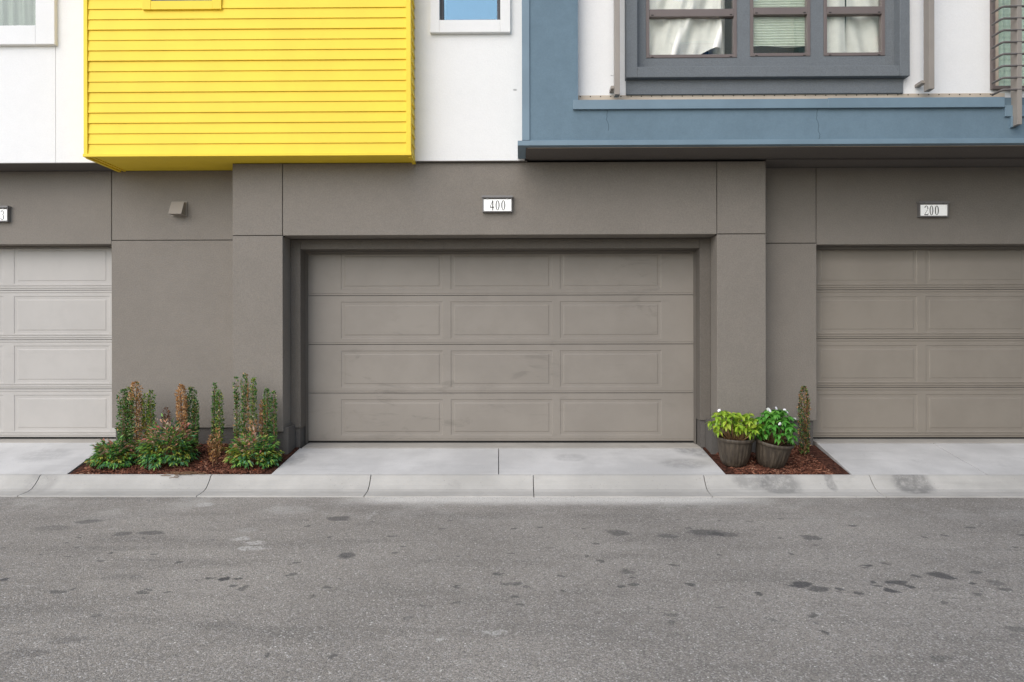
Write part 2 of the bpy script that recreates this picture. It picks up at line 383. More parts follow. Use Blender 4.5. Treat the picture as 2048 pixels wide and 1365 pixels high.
def tag(o, label=None, cat=None, group=None, kind=None):
    for k_, v_ in (('label', label), ('category', cat), ('group', group), ('kind', kind)):
        if v_: o[k_] = v_
    return o
def box(name, mat, parent, *a, bv=0, bevel=0):
    return MB().box(*a, bv=bv).build(name, mat, parent, bevel=bevel)
def link_copy(src, name, loc, parent, rot=None):
    o = src.copy(); COL.objects.link(o); o.parent = parent; o.location = loc; o.name = name
    if rot is not None: o.rotation_euler = rot
    return o

# ------------------------------------------------------------------ ground, road, kerb, driveways
g = MB().add([(-300, -300, -.03), (300, -300, -.03), (300, 300, -.03), (-300, 300, -.03)], [(0, 1, 2, 3)]).build('ground', 'foundation', fixn=False)
tag(g, 'flat ground stretching out beneath the alley and buildings', 'ground', kind='structure')
rd = MB().add([(-60, -5.0, 0), (60, -5.0, 0), (60, YC1+.02, 0), (-60, YC1+.02, 0)], [(0, 1, 2, 3)]).build('road', 'asphalt', fixn=False)
tag(rd, 'worn grey asphalt alley with scattered dark oil stains', 'road', kind='structure')
kerb = empty('curb', (0, YC0, 0)); tag(kerb, 'pale concrete rolled curb along the alley edge', 'curb', kind='structure')
KZ = .166
prof = [(7.055, KZ), (7.035, .166), (7.015, .155), (6.985, .115), (6.945, .075), (6.90, .042), (6.85, .026), (6.79, .020), (YC1+.004, .014), (YC1, -.03), (7.055, -.03)]
jx = [X(a, YC0) for a in (85, 425, 743, 1066, 1405, 1735)]
stp = (jx[-1]-jx[0])/5
xs_ = [jx[0]-stp*3, jx[0]-stp*2, jx[0]-stp]+jx+[jx[-1]+stp, jx[-1]+2*stp, jx[-1]+3*stp]
for a, b in zip(xs_[:-1], xs_[1:]):
    MB().prism(prof, a+.004, b-.004).build('curb_segment', 'kerb_concrete', kerb, bevel=.003)
DB, DR = 7.97, 8.25        # back of slabs, under doors
dz400, dzL, dzR = Z(897, DB), Z(886, 8.03, 100), Z(887, 8.03, 1850)
def slab_fn(zb, yb): return lambda x, y: KZ-.004+(zb-(KZ-.004))*(y-YC0)/(yb-YC0)
def driveway(label, zb, yb, quads, sill, zs):
    e = empty('driveway', (quads[0][0][0], YC0, .1)); tag(e, label, 'driveway', kind='structure')
    for q in quads: MB().poly(q, slab_fn(zb, yb), .14).build('slab', 'slab_concrete', e, bevel=.004)
    (a, b) = sill
    MB().prism([(yb+.006, zb-.1), (yb+.006, zb+.002), (yb+.02, zb+.008), (DR+.15, zs), (DR+.15, zb-.1)], a, b).build('threshold', 'sill_concrete', e)
    return e
y0 = YC0+.006; jm = X(997, YC0)
xl, xr = X(541, YC0), X(1452, YC0)
driveway('pale concrete apron in front of the wide taupe garage door', dz400, DB,
         [[(xl, y0), (jm-.004, y0), (X(997, DB)-.004, DB), (X(599, DB), DB)], [(jm+.004, y0), (xr, y0), (X(1404, DB), DB), (X(997, DB)+.004, DB)]],
         (X(603, DB), X(1402, DB)), Z(885, 8.23))
xb0 = X(132, YC0); xb1 = X(1705, YC0); YB2 = 8.03
driveway('pale concrete apron in front of the light grey garage door', dzL, YB2,
         [[(-11, y0), (xb0, y0), (X(219, YB2), YB2), (-11, YB2)]], (-11, X(221, YB2)), Z(878, 8.23, 100))
j2 = X(1975, YC0); j2b = X(1866, YB2)
driveway('pale concrete apron in front of the brown garage door', dzR, YB2,
         [[(xb1, y0), (j2-.004, y0), (j2b-.004, YB2), (X(1634, YB2), YB2)], [(j2+.004, y0), (12, y0), (12, YB2), (j2b+.004, YB2)]],
         (X(1634, YB2), 12), Z(877, 8.23, 1850))

def mulch_z(x, y): return .154+.155*(y-YC0)/(8.0-YC0)
def chips(name, pts, n, label, seed, tilt=1.0):
    r = np.random.default_rng(seed)
    e = empty(name, (pts[0][0], YC0, .12)); tag(e, label, 'mulch bed', kind='structure')
    MB().poly(pts, mulch_z, .2).build('soil_bed', 'mulch_base', e)
    poly = np.array(pts); lo, hi = poly.min(0), poly.max(0)
    p = r.uniform(lo, hi, (n*3, 2)); ins = np.ones(len(p), bool)
    for i in range(len(poly)):
        a, b = poly[i], poly[(i+1) % len(poly)]
        ins &= ((b[0]-a[0])*(p[:, 1]-a[1])-(b[1]-a[1])*(p[:, 0]-a[0])) > .012
    p = p[ins][:n]; n = len(p)
    L = r.uniform(.012, .042, n); W = r.uniform(.0035, .010, n); H = r.uniform(.002, .005, n)
    th = r.uniform(0, np.pi*2, n); ti = r.normal(0, .28, n); ro = r.normal(0, .5, n)
    base = np.array([(-1, -1, -1), (1, -1, -1), (1, 1, -1), (-1, 1, -1), (-.8, -.6, 1), (.9, -.7, 1), (.75, .7, 1), (-.9, .8, 1)], float)
    v = np.repeat(base[None], n, 0)*np.stack([L, W, H], 1)[:, None, :]
    y2 = v[..., 1]*np.cos(ro)[:, None]-v[..., 2]*np.sin(ro)[:, None]; z2 = v[..., 1]*np.sin(ro)[:, None]+v[..., 2]*np.cos(ro)[:, None]
    x3 = v[..., 0]*np.cos(ti)[:, None]-z2*np.sin(ti)[:, None]; z3 = v[..., 0]*np.sin(ti)[:, None]+z2*np.cos(ti)[:, None]
    x4 = x3*np.cos(th)[:, None]-y2*np.sin(th)[:, None]; y4 = x3*np.sin(th)[:, None]+y2*np.cos(th)[:, None]
    hz = np.array([mulch_z(a, b) for a, b in p])+np.abs(r.normal(0, .008, n))+.004
    V = np.stack([x4+p[:, 0:1], y4+p[:, 1:2], z3+hz[:, None]], -1).reshape(-1, 3)
    F = np.array([(0, 3, 2, 1), (4, 5, 6, 7), (0, 1, 5, 4), (1, 2, 6, 5), (2, 3, 7, 6), (3, 0, 4, 7)])
    F = (F[None]+(np.arange(n)*8)[:, None, None]).reshape(-1, 4)
    pal = np.array([(.085, .034, .022), (.15, .058, .036), (.20, .085, .052), (.05, .022, .016), (.26, .125, .08), (.115, .045, .03), (.36, .22, .15)])
    ci = r.choice(len(pal), n, p=[.22, .24, .18, .17, .09, .08, .02]); c = pal[ci]*r.uniform(.8, 1.2, (n, 1))
    o = npmesh('bark_chips', V-np.array(e.location), F, 'bark_chips', e, np.repeat(c, 8, 0)); o['kind'] = 'stuff'
    return e
def npmesh(name, V, F, mat, parent, C=None, smooth=False):
    me = bpy.data.meshes.new(name); me.vertices.add(len(V)); me.vertices.foreach_set('co', V.astype(np.float32).ravel())
    k_ = F.shape[1]; me.loops.add(F.size); me.loops.foreach_set('vertex_index', F.astype(np.int32).ravel())
    me.polygons.add(len(F)); me.polygons.foreach_set('loop_start', np.arange(0, F.size, k_, dtype=np.int32))
    me.update(calc_edges=True)
    if C is not None:
        at = me.attributes.new('col', 'FLOAT_COLOR', 'POINT'); at.data.foreach_set('color', np.concatenate([C, np.ones((len(C), 1))], 1).astype(np.float32).ravel())
    me.materials.append(M[mat]); o = bpy.data.objects.new(name, me); COL.objects.link(o); o.parent = parent
    if smooth: me.polygons.foreach_set('use_smooth', np.ones(len(F), bool))
    return o
WB = 8.08
chips('mulch_bed', [(xb0+.012, y0), (xl-.012, y0), (X(599, DB)-.012, DB), (X(599, DB)-.012, WB), (X(219, YB2)+.012, WB), (X(219, YB2)+.012, YB2)], 11000, 'red brown bark mulch bed planted with shrubs', 3)
chips('mulch_bed', [(xr+.012, y0), (xb1-.012, y0), (X(1634, YB2)-.012, YB2), (X(1634, YB2)-.012, WB), (X(1404, DB)+.012, WB), (X(1404, DB)+.012, DB)], 7000, 'red brown bark mulch bed under the two plant pots', 4)

# ------------------------------------------------------------------ the townhouse row
house = empty('townhouse_row', (0, 7.7, 0))
tag(house, 'modern townhouse row with grey garages, yellow sided bay and blue framed upper floor', 'townhouse')
D_B, D_F, D_D, D_R, D_U = 7.706, 7.97, 8.233, 8.025, 7.66
SOF = 3.735; TOP = 10.2
XL, XR = -11.0, 12.0
G = .004
core = MB(); core.box(XL, XR, 8.62, 14, -.02, TOP-.3); core.build('core', 'interior', house)
# --- bump-out panels round the 400 door (front at D_B)
bxl, bxr = X(465.5, D_B), X(1532, D_B); ol, orr = X(565.5, D_B), X(1434.5, D_B)
zh = Z(470, D_B, 1000); zs1, zs2 = Z(864, D_B, 500), Z(852, D_B, 1480)
def panel(x0, x1, y0_, y1_, z0, z1, mat='grey_stucco', nm='stucco_panel'): return MB().box(x0, x1, y0_, y1_, z0, z1, bv=.004).build(nm, mat, house)
zl = zh
panel(bxl, ol-G, D_B, 8.5, zl+G, SOF-.004); panel(ol+G, orr-G, D_B, 8.5, zh, SOF-.004); panel(orr+G, bxr, D_B, 8.5, zl+G, SOF-.004)
panel(bxl, ol, D_B, 8.5, zs1, zl-G); panel(orr, bxr, D_B, 8.5, zs2, zl-G)
box('backing', 'black_gap', house, bxl+.02, bxr-.02, D_B+.03, 8.48, zl-.03, zl+.06) if False else None
for a, b in ((ol-.012, ol+.012), (orr-.012, orr+.012)):
    box('joint_backing', 'black_gap', house, a, b, D_B+.014, D_B+.05, zl-.01, SOF-.01)
for a, b in ((bxl+.004, ol-.013), (orr+.013, bxr-.004)):
    box('joint_backing', 'black_gap', house, a, b, D_B+.014, D_B+.05, zl-.012, zl+.012)
# foundations under the legs
box('foundation', 'foundation', house, bxl+.03, X(590, D_F), D_B+.03, 8.5, 0, zs1+.05)
box('foundation', 'foundation', house, X(1411, D_F), bxr-.03, D_B+.03, 8.5, 0, zs2+.05)
# frame inside the opening
fl, fr = X(601, D_F), X(1400, D_F); fzt = Z(497.5, D_F); fz1, fz2 = Z(856, D_F, 590), Z(841, D_F, 1410)
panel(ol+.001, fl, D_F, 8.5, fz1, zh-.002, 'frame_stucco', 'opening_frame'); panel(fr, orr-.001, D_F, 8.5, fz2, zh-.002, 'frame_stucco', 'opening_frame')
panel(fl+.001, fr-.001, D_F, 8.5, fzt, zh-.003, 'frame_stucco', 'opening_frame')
box('foundation', 'foundation', house, X(590, D_F)+.002, fl-.012, D_F+.02, 8.5, 0, fz1+.04)
box('foundation', 'foundation', house, fr+.012, X(1411, D_F)-.002, D_F+.02, 8.5, 0, fz2+.04)
# --- recessed walls
rl0, rl1 = X(223.5, D_R), bxl-.003
zrs, zrb = Z(481, D_R, 340), Z(856, D_R, 340)
zdl = Z(489, D_R, 100)
panel(rl0+G, rl1, D_R, 8.6, zrs+G, SOF); panel(rl0-.002, rl1, D_R, 8.6, zrb, zrs-G)
panel(XL, rl0-G, D_R, 8.6, zdl, SOF)
box('joint_backing', 'black_gap', house, rl0-.01, rl0+.012, D_R+.014, D_R+.06, zrs-.01, SOF-.01)
box('joint_backing', 'black_gap', house, rl0+.014, rl1-.004, D_R+.014, D_R+.06, zrs-.012, zrs+.012)
box('foundation', 'foundation', house, rl0+.03, rl1, D_R+.03, 8.55, 0, zrb+.05)
rr0, rr1 = bxr+.003, X(1633, D_R)
zrs2, zrb2 = Z(487, D_R, 1580), Z(842, D_R, 1600)
panel(rr0, rr1-G, D_R, 8.6, zrs2+G, SOF); panel(rr0, rr1+.002, D_R, 8.6, zrb2, zrs2-G)
zdr = Z(489, D_R, 1850)
panel(rr1+G, XR, D_R, 8.6, zdr, SOF)
box('joint_backing', 'black_gap', house, rr1-.012, rr1+.01, D_R+.014, D_R+.06, zrs2-.01, SOF-.01)
box('joint_backing', 'black_gap', house, rr0+.004, rr1-.014, D_R+.014, D_R+.06, zrs2-.012, zrs2+.012)
box('foundation', 'foundation', house, rr0, rr1-.03, D_R+.03, 8.55, 0, zrb2+.05)

# --- garage doors
def raised_panel_mesh(w_, h_, mat):
    steps = [(0, 0), (.007, .0050), (.032, .0058), (.042, .0058), (.054, .0015)]
    v = []; f = []
    for ins, dp in steps:
        v += [(-w_/2+ins, dp, -h_/2+ins), (w_/2-ins, dp, -h_/2+ins), (w_/2-ins, dp, h_/2-ins), (-w_/2+ins, dp, h_/2-ins)]
    for i in range(len(steps)-1):
        for j in range(4): f.append((i*4+j, i*4+(j+1) % 4, i*4+4+(j+1) % 4, i*4+4+j))
    f.append(tuple(range(len(steps)*4-4, len(steps)*4)))
    return v, f
def garage_door(x0, x1, zb, zt, rows, cols, pin, mat, label, ridged=False, sealz=0):
    """rows: z of section joints from bottom to top; cols: (x0,x1) of pressed panels; pin: margins (below, above)"""
    d = empty('garage_door', (x0-house.location.x, D_D-house.location.y, zb), house); d['label'] = label
    cache = {}
    for i in range(len(rows)-1):
        a, b = rows[i]+.0035, rows[i+1]-.0035
        pa, pb = rows[i]+pin[0], rows[i+1]-pin[1]
        s = MB()
        rl = .026 if not ridged else .030
        # face pieces leave the openings free
        edges = [x0]+[e for c in cols for e in c]+[x1]
        for j in range(0, len(edges), 2):
            if edges[j+1]-edges[j] > .002: s.box(edges[j], edges[j+1], D_D, D_D+.04, pa, pb)
        def rail(z0, z1, flip):
            prf = [(D_D+.04, z0), (D_D, z0), (D_D, z1), (D_D+.04, z1)]
            if flip == 0: prf = [(D_D+.04, z0), (D_D+.004, z0), (D_D+.004, z0+rl-.006), (D_D, z0+rl), (D_D, z1), (D_D+.04, z1)]
            if ridged:
                if flip == 0: prf = [(D_D+.04, z0), (D_D+.010, z0), (D_D+.010, z0+.022), (D_D+.001, z0+.026), (D_D+.001, z0+.040), (D_D+.007, z0+.044), (D_D+.007, z0+.052), (D_D, z0+.056), (D_D, z1), (D_D+.04, z1)]
                else: prf = [(D_D+.04, z0), (D_D, z0), (D_D, z1-.050), (D_D+.007, z1-.046), (D_D+.007, z1-.028), (D_D+.001, z1-.024), (D_D+.001, z1-.005), (D_D+.006, z1), (D_D+.04, z1)]
            s.prism(prf, x0, x1)
        rail(a, pa, 0); rail(pb, b, 1)
        s.build('door_section', mat, d)
        for c in cols:
            key = (round(c[1]-c[0], 3), round(pb-pa, 3))
            cx, cz = (c[0]+c[1])/2, (pa+pb)/2; off = wloc(d)
            if key not in cache:
                v, f = raised_panel_mesh(c[1]-c[0], pb-pa, mat)
                me = bpy.data.meshes.new('raised_panel'); me.from_pydata(v, [], f); me.materials.append(M[mat]); cache[key] = me
            o = bpy.data.objects.new('raised_panel', cache[key]); COL.objects.link(o); o.parent = d
            o.location = (cx-off.x, D_D-off.y, cz-off.z)
    MB().box(x0, x1, D_D+.012, D_D+.035, zb-.004, rows[0]+.004).build('bottom_seal', 'black_gap', d)
    MB().box(x0+.01, x1-.01, D_D+.045, D_D+.06, zb, rows[-1]).build('door_back', 'black_gap', d)
    return d
dx0, dx1 = X(614.5, D_D), X(1389, D_D)
zz = lambda py, px=1000: Z(py, D_D, px)
rows = [zz(882.5), zz(786.5), zz(689), zz(591), zz(493)]
cols = [(X(a, D_D), X(b, D_D)) for a, b in ((682, 886), (901.5, 1105), (1120, 1323))]
garage_door(dx0, dx1, zz(885), zz(493), rows, cols, ((882.5-871)/157.9, (604-591.5)/157.9), 'door_taupe', 'wide taupe garage door with scuffed panels')
# side and head mouldings of the 400 door
for sx, a, b in ((1, fl, X(616.5, D_D)), (-1, fr, X(1386.5, D_D))):
    e1 = a+(b-a)*.62
    box('door_moulding', 'taupe_trim', house, min(a, e1)+.001, max(a, e1), D_D-.085, D_D+.05, zz(886), fzt-.012, bv=.004)
    box('door_moulding', 'taupe_trim', house, min(e1, b)+.001, max(e1, b), D_D-.045, D_D-.006, zz(886), fzt-.013, bv=.004)
box('door_moulding', 'taupe_trim', house, fl+.005, fr-.005, D_D-.075, D_D+.05, Z(505.5, D_D-.075), fzt+.01, bv=.004)
box('door_moulding', 'taupe_trim', house, fl+.06, fr-.06, D_D-.035, D_D-.006, Z(508, D_D-.03), Z(505.5, D_D-.075)+.002, bv=.003)
# pale door, left
rz = lambda py: Z(py, D_D, 110)
rows = [rz(875), rz(778.5), rz(680), rz(581), rz(483)]
pw = 194/158; pitch = 216/158; c0 = X(28, D_D)
cols = [(c0-pitch*i, c0-pitch*i+pw) for i in range(3, -1, -1)]
garage_door(c0-pitch*3-.10, X(226, D_D)+.06, rz(877), rz(483), rows, cols, ((875-863)/158, (593-581)/158), 'door_pale', 'light grey garage door with pressed panels', True)
box('door_moulding', 'taupe_trim', house, XL, rl0, D_D-.07, D_D-.008, Z(496, D_D-.06, 100), zdl+.03)
# brown door, right
rz = lambda py: Z(py, D_D, 1850)
rows = [rz(875.5), rz(775.5), rz(677.5), rz(579.5), rz(481)]
c0 = X(1635.5, D_D); pw = 197/158; pitch = 214/158
cols = [(c0+pitch*i, c0+pitch*i+pw) for i in range(4)]
garage_door(c0-.06, c0+pitch*3+pw+.08, rz(877), rz(481), rows, cols, ((875.5-864)/158, (593-579.5)/158), 'door_brown', 'brown garage door with pressed panels', True)
box('door_moulding', 'taupe_trim', house, rr1+.01, XR, D_D-.07, D_D-.008, Z(498, D_D-.06, 1850), zdr+.03)
box('side_wall', 'grey_stucco', house, XL-.3, XL-.002, D_R-.4, 14, 0, TOP-.3); box('side_wall', 'grey_stucco', house, XR+.002, XR+.3, D_R-.4, 14, 0, TOP-.3)

# --- soffit under the upper floor
box('soffit', 'dark_soffit', house, XL, bxl-.006, D_U+.03, 8.6, SOF+.002, SOF+.06); box('soffit', 'dark_soffit', house, bxr+.006, XR, D_U+.03, 8.6, SOF+.002, SOF+.06)
# --- upper floor walls
yl, yr = X(173, 7.39), X(820, 7.39)      # yellow bay front corners
D_Y = 7.39; ZY = Z(312.5, D_Y, 500)
yl = X(171, D_Y); yr = X(822, D_Y)
zub = SOF+.006
def window(parent, x0, x1, z0, z1, d, fw, mat_f, mat_g, curt, rails=(), name='window', fd=.07, cmat='curtain_white', cdep=.14):
    """frame of four bars, a pane set back, optional rails (z0,z1), curtain behind"""
    s = MB()
    s.box(x0, x0+fw, d, d+fd, z0, z1); s.box(x1-fw, x1, d, d+fd, z0, z1)
    s.box(x0+fw, x1-fw, d, d+fd, z0, z0+fw); s.box(x0+fw, x1-fw, d, d+fd, z1-fw, z1)
    wn = s.build(name, mat_f, parent, bevel=.003)
    cuts = [z0+fw]+[z for r_ in rails for z in r_]+[z1-fw]
    for i in range(0, len(cuts), 2):
        MB().box(x0+fw-.004, x1-fw+.004, d+.030, d+.036, cuts[i]-.004, cuts[i+1]+.004).build('pane', mat_g, wn)
    for (a, b) in rails: box('rail', mat_f, wn, x0+fw+.001, x1-fw-.001, d-.004, d+.06, a, b, bevel=.003)
    if curt:
        W_, H_ = x1-x0, z1-z0; ph = random.random()*6
        def sheet(u0, u1, hem, depth, fold, n=110, nz=60):
            V = []; F = []
            for i in range(n+1):
                for j in range(nz+1):
                    u = u0+(u1-u0)*i/n; t = j/nz; zl_ = hem(u); zz_ = zl_+(z1+.02-zl_)*t
                    V.append((x0+W_*u, d+depth+fold(u*W_, zz_-z0), zz_))
            for i in range(n):
                for j in range(nz): a = i*(nz+1)+j; F.append((a, a+nz+1, a+nz+2, a+1))
            MB().add(V, F).build('curtain_or_reflection', cmat, wn, smooth=True, fixn=False)
        if curt == 'drape':
            sheet(.0, .84, lambda u: z0+.04+.20*max(0, u-.35)**1.2+.012*math.sin(u*19), cdep,
                  lambda x, z: .034*math.sin((x-.32*z)*13+ph)+.014*math.sin((x-.45*z)*29+2*ph)+.006*math.sin((x-.15*z)*55))
            sheet(.74, .92, lambda u: z0-.02, cdep+.10, lambda x, z: .020*math.sin(x*60+ph)+.006*math.sin(z*9))
        elif curt == 'wavy_refl':  # opposite siding's wavy reflection, put into the sheet's shape and colour
            sheet(.0, 1.0, lambda u: z0+.135+.006*math.sin(u*7), cdep, lambda x, z: .010*math.sin(z*2*math.pi/.030+.25*math.sin(x*9)), n=30, nz=520)
        elif curt == 'panels':
            sheet(.0, .40, lambda u: z0-.02, cdep, lambda x, z: .012*math.sin(x*30+ph))
            sheet(.44, 1.0, lambda u: z0+.01, cdep+.05, lambda x, z: .020*math.sin((x+.25*z)*26+ph))
        else:
            sheet(.0, 1.0, lambda u: z0-.02, cdep, lambda x, z: .018*math.sin(x*42+ph)+.008*math.sin(x*97+z*2))
    return wn
def wall_with_hole(name, mat, x0, x1, d0, d1, z0, z1, hx0, hx1, hz0, hz1):
    s = MB(); s.box(x0, hx0, d0, d1, z0, z1); s.box(hx1, x1, d0, d1, z0, z1); s.box(hx0, hx1, d0, d1, z0, hz0); s.box(hx0, hx1, d0, d1, hz1, z1)
    return s.build(name, mat, house)
def surround(x0, x1, z0, z1, ix0, ix1, iz0, iz1, d0, d1, mat):
    s = MB(); s.box(x0, ix0, d0, d1, z0, z1); s.box(ix1, x1, d0, d1, z0, z1); s.box(ix0, ix1, d0, d1, z0, iz0); s.box(ix0, ix1, d0, d1, iz1, z1)
    return s.build('window_surround', mat, house, bevel=.006)
# left white wall with window
wd = D_U
wx1 = X(78, wd); wz0 = Z(55, wd, 60); wx0 = wx1-1.25; wz1 = wz0+1.25
xj = X(112, wd)
wall_with_hole('upper_wall', 'white_stucco', XL, xj-.0025, wd, 8.3, zub, TOP, wx0, wx1, wz0, wz1)
box('upper_wall', 'white_stucco', house, xj+.0025, yl+.05, wd, 8.3, zub, TOP)
box('joint_backing', 'sign_frame', house, xj-.01, xj+.01, wd+.008, wd+.05, zub+.01, TOP-.05)
surround(wx0-.16, X(110, wd-.05), Z(89, wd-.05, 60), wz1+.16, wx0, wx1, wz0, wz1, wd-.05, wd+.012, 'white_trim')
window(house, wx0+.003, wx1-.003, wz0+.003, wz1-.003, wd+.04, .035, 'dark_frame', 'clear_glass', True, cmat='blind_grey')
# centre white wall with window
cx0, cx1 = X(881, wd), X(1002, wd); cz0 = Z(44, wd, 940); cz1 = cz0+1.3
xbl = X(1047, 7.15)      # blue box left edge
wall_with_hole('upper_wall', 'white_stucco', yr-.05, xbl+.02, wd, 8.3, zub, TOP, cx0, cx1, cz0, cz1)
surround(X(861, wd-.05), X(1022, wd-.05), Z(65, wd-.05, 940), cz1+.14, cx0, cx1, cz0, cz1, wd-.05, wd+.012, 'white_trim')
window(house, cx0+.003, cx1-.003, cz0+.003, cz1-.003, wd+.03, .038, 'dark_frame', 'sky_glass', False)
box('wall_flashing', 'dark_soffit', house, yr+.02, xbl+.05, wd+.004, wd+.05, SOF-.003, SOF+.005)

# --- yellow bay with lap siding
bay = box('yellow_bay', 'yellow_paint', house, yl+.012, yr-.012, D_Y+.012, 8.2, ZY+.012, TOP)
pitch = 20.86/175.9; zp0 = Z(308, D_Y, 500)
wzy0 = Z(4, D_Y, 366); wzyo = Z(21, D_Y, 366); wxa, wxb = X(288, D_Y), X(446, D_Y); wia, wib = X(305, D_Y), X(428, D_Y)
lx0, lx1 = X(178, D_Y), X(813, D_Y)
n_pl = int((TOP-zp0)/pitch)
WH = 1.35
pcache = {}
def plank(x0, x1, i):
    key = (round(x0, 3), round(x1, 3))
    z = zp0+pitch*i
    if key not in pcache:
        o = MB().prism([(D_Y+.014, 0), (D_Y-.010, 0), (D_Y-.010, .004), (D_Y+.003, pitch+.012), (D_Y+.014, pitch+.012)], x0, x1).build('siding_plank', 'yellow_paint', bay)
        pcache[key] = o
        for v in o.data.vertices: pass
        # mesh is stored relative to the house: move by location only
        o.location = (0, 0, z)
    else: link_copy(pcache[key], 'siding_plank', (0, random.uniform(-.0012, .0012), z), bay, rot=(random.uniform(-.004, .004), 0, random.uniform(-.0004, .0004)))
for i in range(n_pl):
    z0, z1 = zp0+pitch*i, zp0+pitch*(i+1)
    if z0 > wzyo-.01 and z1 < wzy0+WH+.13: plank(lx0, wxa, i); plank(wxb, lx1, i)
    else: plank(lx0, lx1, i)
# planks on both cheeks
for sx, xx in ((-1, yl+.012), (1, yr-.012)):
    src = None
    for i in range(n_pl):
        if src is None:
            src = MB().add([(xx, D_Y+.05, 0), (xx+sx*.022, D_Y+.05, 0), (xx+sx*.022, D_Y+.05, .004), (xx+sx*.006, D_Y+.05, pitch+.01), (xx, D_Y+.05, pitch+.01),
                            (xx, D_U, 0), (xx+sx*.022, D_U, 0), (xx+sx*.022, D_U, .004), (xx+sx*.006, D_U, pitch+.01), (xx, D_U, pitch+.01)],
                           [(0, 1, 2, 3, 4), (9, 8, 7, 6, 5), (0, 5, 6, 1), (1, 6, 7, 2), (2, 7, 8, 3), (3, 8, 9, 4), (4, 9, 5, 0)]).build('siding_plank', 'yellow_paint', bay)
            src.location = (0, 0, zp0)
        else: link_copy(src, 'siding_plank', (0, 0, zp0+pitch*i), bay)
box('corner_board', 'yellow_paint', bay, yl-.006, lx0-.002, D_Y-.020, D_Y+.045, ZY+.02, TOP, bevel=.003)
box('corner_board', 'yellow_paint', bay, lx1+.002, yr+.006, D_Y-.020, D_Y+.045, ZY+.02, TOP, bevel=.003)
box('drip_edge', 'yellow_paint', bay, yl-.012, yr+.012, D_Y-.026, D_Y+.02, ZY-.006, ZY+.028, bevel=.003)
box('bay_soffit', 'yellow_paint', bay, yl+.03, yr-.03, D_Y+.022, D_B+.0, ZY+.004, ZY+.022)
box('bay_soffit', 'yellow_paint', bay, yl+.03, bxl-.004, D_B+.002, D_R-.002, ZY+.004, ZY+.022)
box('soffit_trim', 'yellow_paint', bay, yl-.010, yl+.028, D_Y+.022, D_R-.004, ZY-.014, ZY+.02, bevel=.002)
box('soffit_trim', 'yellow_paint', bay, yl+.060, yl+.085, D_Y+.03, D_R-.004, ZY-.006, ZY+.003)
box('soffit_trim', 'yellow_paint', bay, yr-.030, yr+.010, D_Y+.022, D_B-.004, ZY-.020, ZY+.02, bevel=.002)
s = MB(); s.box(wxa+.002, wia, D_Y-.028, D_Y+.02, wzyo, wzy0+WH+.12); s.box(wib, wxb-.002, D_Y-.028, D_Y+.02, wzyo, wzy0+WH+.12)
s.box(wia+.001, wib-.001, D_Y-.026, D_Y+.02, wzyo, wzy0); s.box(wia+.001, wib-.001, D_Y-.026, D_Y+.02, wzy0+WH, wzy0+WH+.12)
s.build('window_trim', 'yellow_paint', bay, bevel=.002)
window(house, wia+.002, wib-.002, wzy0+.002, wzy0+WH-.002, D_Y-.014, .045, 'dark_frame', 'sky_glass', False, fd=.024)

# --- blue framed box with recessed white wall and big window
D_BL = 7.15; ZBL = Z(291, D_BL, 1400)
bx = empty('blue_frame', (0, 0, 0), house)
jb = X(1157, D_BL); ztb = Z(196, D_BL, 1600)
xend = XR
box('frame_jamb', 'blue_stucco', bx, xbl+.006, jb, D_BL, 8.3, ZBL+.085, TOP)
box('frame_beam', 'blue_stucco', bx, xbl+.006, xend, D_BL, 8.3, ZBL+.006, ZBL+.0849) if False else None
box('frame_beam', 'blue_stucco', bx, jb+.0004, xend, D_BL+.0006, 8.3, ZBL+.012, ztb-.01)
box('frame_beam', 'blue_stucco', bx, xbl+.006, jb, D_BL+.0006, 8.3, ZBL+.012, ZBL+.0846)
box('edge_trim', 'blue_metal', bx, xbl-.012, X(1060, D_BL), D_BL-.014, D_BL+.05, ZBL+.06, TOP, bevel=.003)
box('edge_trim', 'blue_metal', bx, X(1036, D_BL-.02), xend, D_BL-.022, D_BL+.06, ZBL, Z(281, D_BL, 1400), bevel=.003)
box('edge_trim', 'blue_metal', bx, X(1036, D_BL-.02), xbl+.03, D_BL+.061, D_U-.004, ZBL+.002, Z(281, D_BL, 1400), bevel=.003)
box('underside', 'dark_soffit', bx, xbl+.031, xend, D_BL+.061, D_B+.25, ZBL+.004, ZBL+.0115)
box('underside', 'dark_soffit', bx, bxr+.01, xend, D_B+.251, D_R+.3, ZBL+.004, ZBL+.0115)
box('drip_bead', 'tan_metal', bx, xbl+.05, xend, D_BL+.06, D_BL+.075, ZBL-.003, ZBL+.004)
# flashing cap in two lengths
fa, fm, fb = X(1147, D_BL-.03), X(1657, D_BL-.03), X(2010, D_BL-.03)
zc0, zc1 = Z(218, D_BL-.03, 1300), Z(199.5, D_BL-.03, 1300)
box('flashing', 'blue_metal', bx, fa, fm+.02, D_BL-.030, D_BL+.16, zc0, zc1, bevel=.003)
box('flashing', 'blue_metal', bx, fm, fb, D_BL-.034, D_BL+.16, zc0-.002, zc1+.006, bevel=.003)
box('flashing', 'blue_metal', bx, fb+.015, xend, D_BL-.020, D_BL+.16, zc0-.10, zc1-.08, bevel=.003)
D_W = 7.30
zws = Z(190, D_W, 1500)
zsc = zws
xw0, xw1 = jb-.02, X(1987, D_W)
sA, sB = X(1253.5, 7.20), X(1821, 7.20); sz0 = Z(154, 7.20, 1500)
iA, iB = X(1276, 7.20), X(1801, 7.20); iz0 = Z(132.5, 7.20, 1500); WZ1 = iz0+1.75
wall_with_hole('recessed_wall', 'white_stucco', xw0, xw1, D_W, 8.2, zws, TOP, iA-.06, iB+.06, iz0-.06, WZ1+.06)
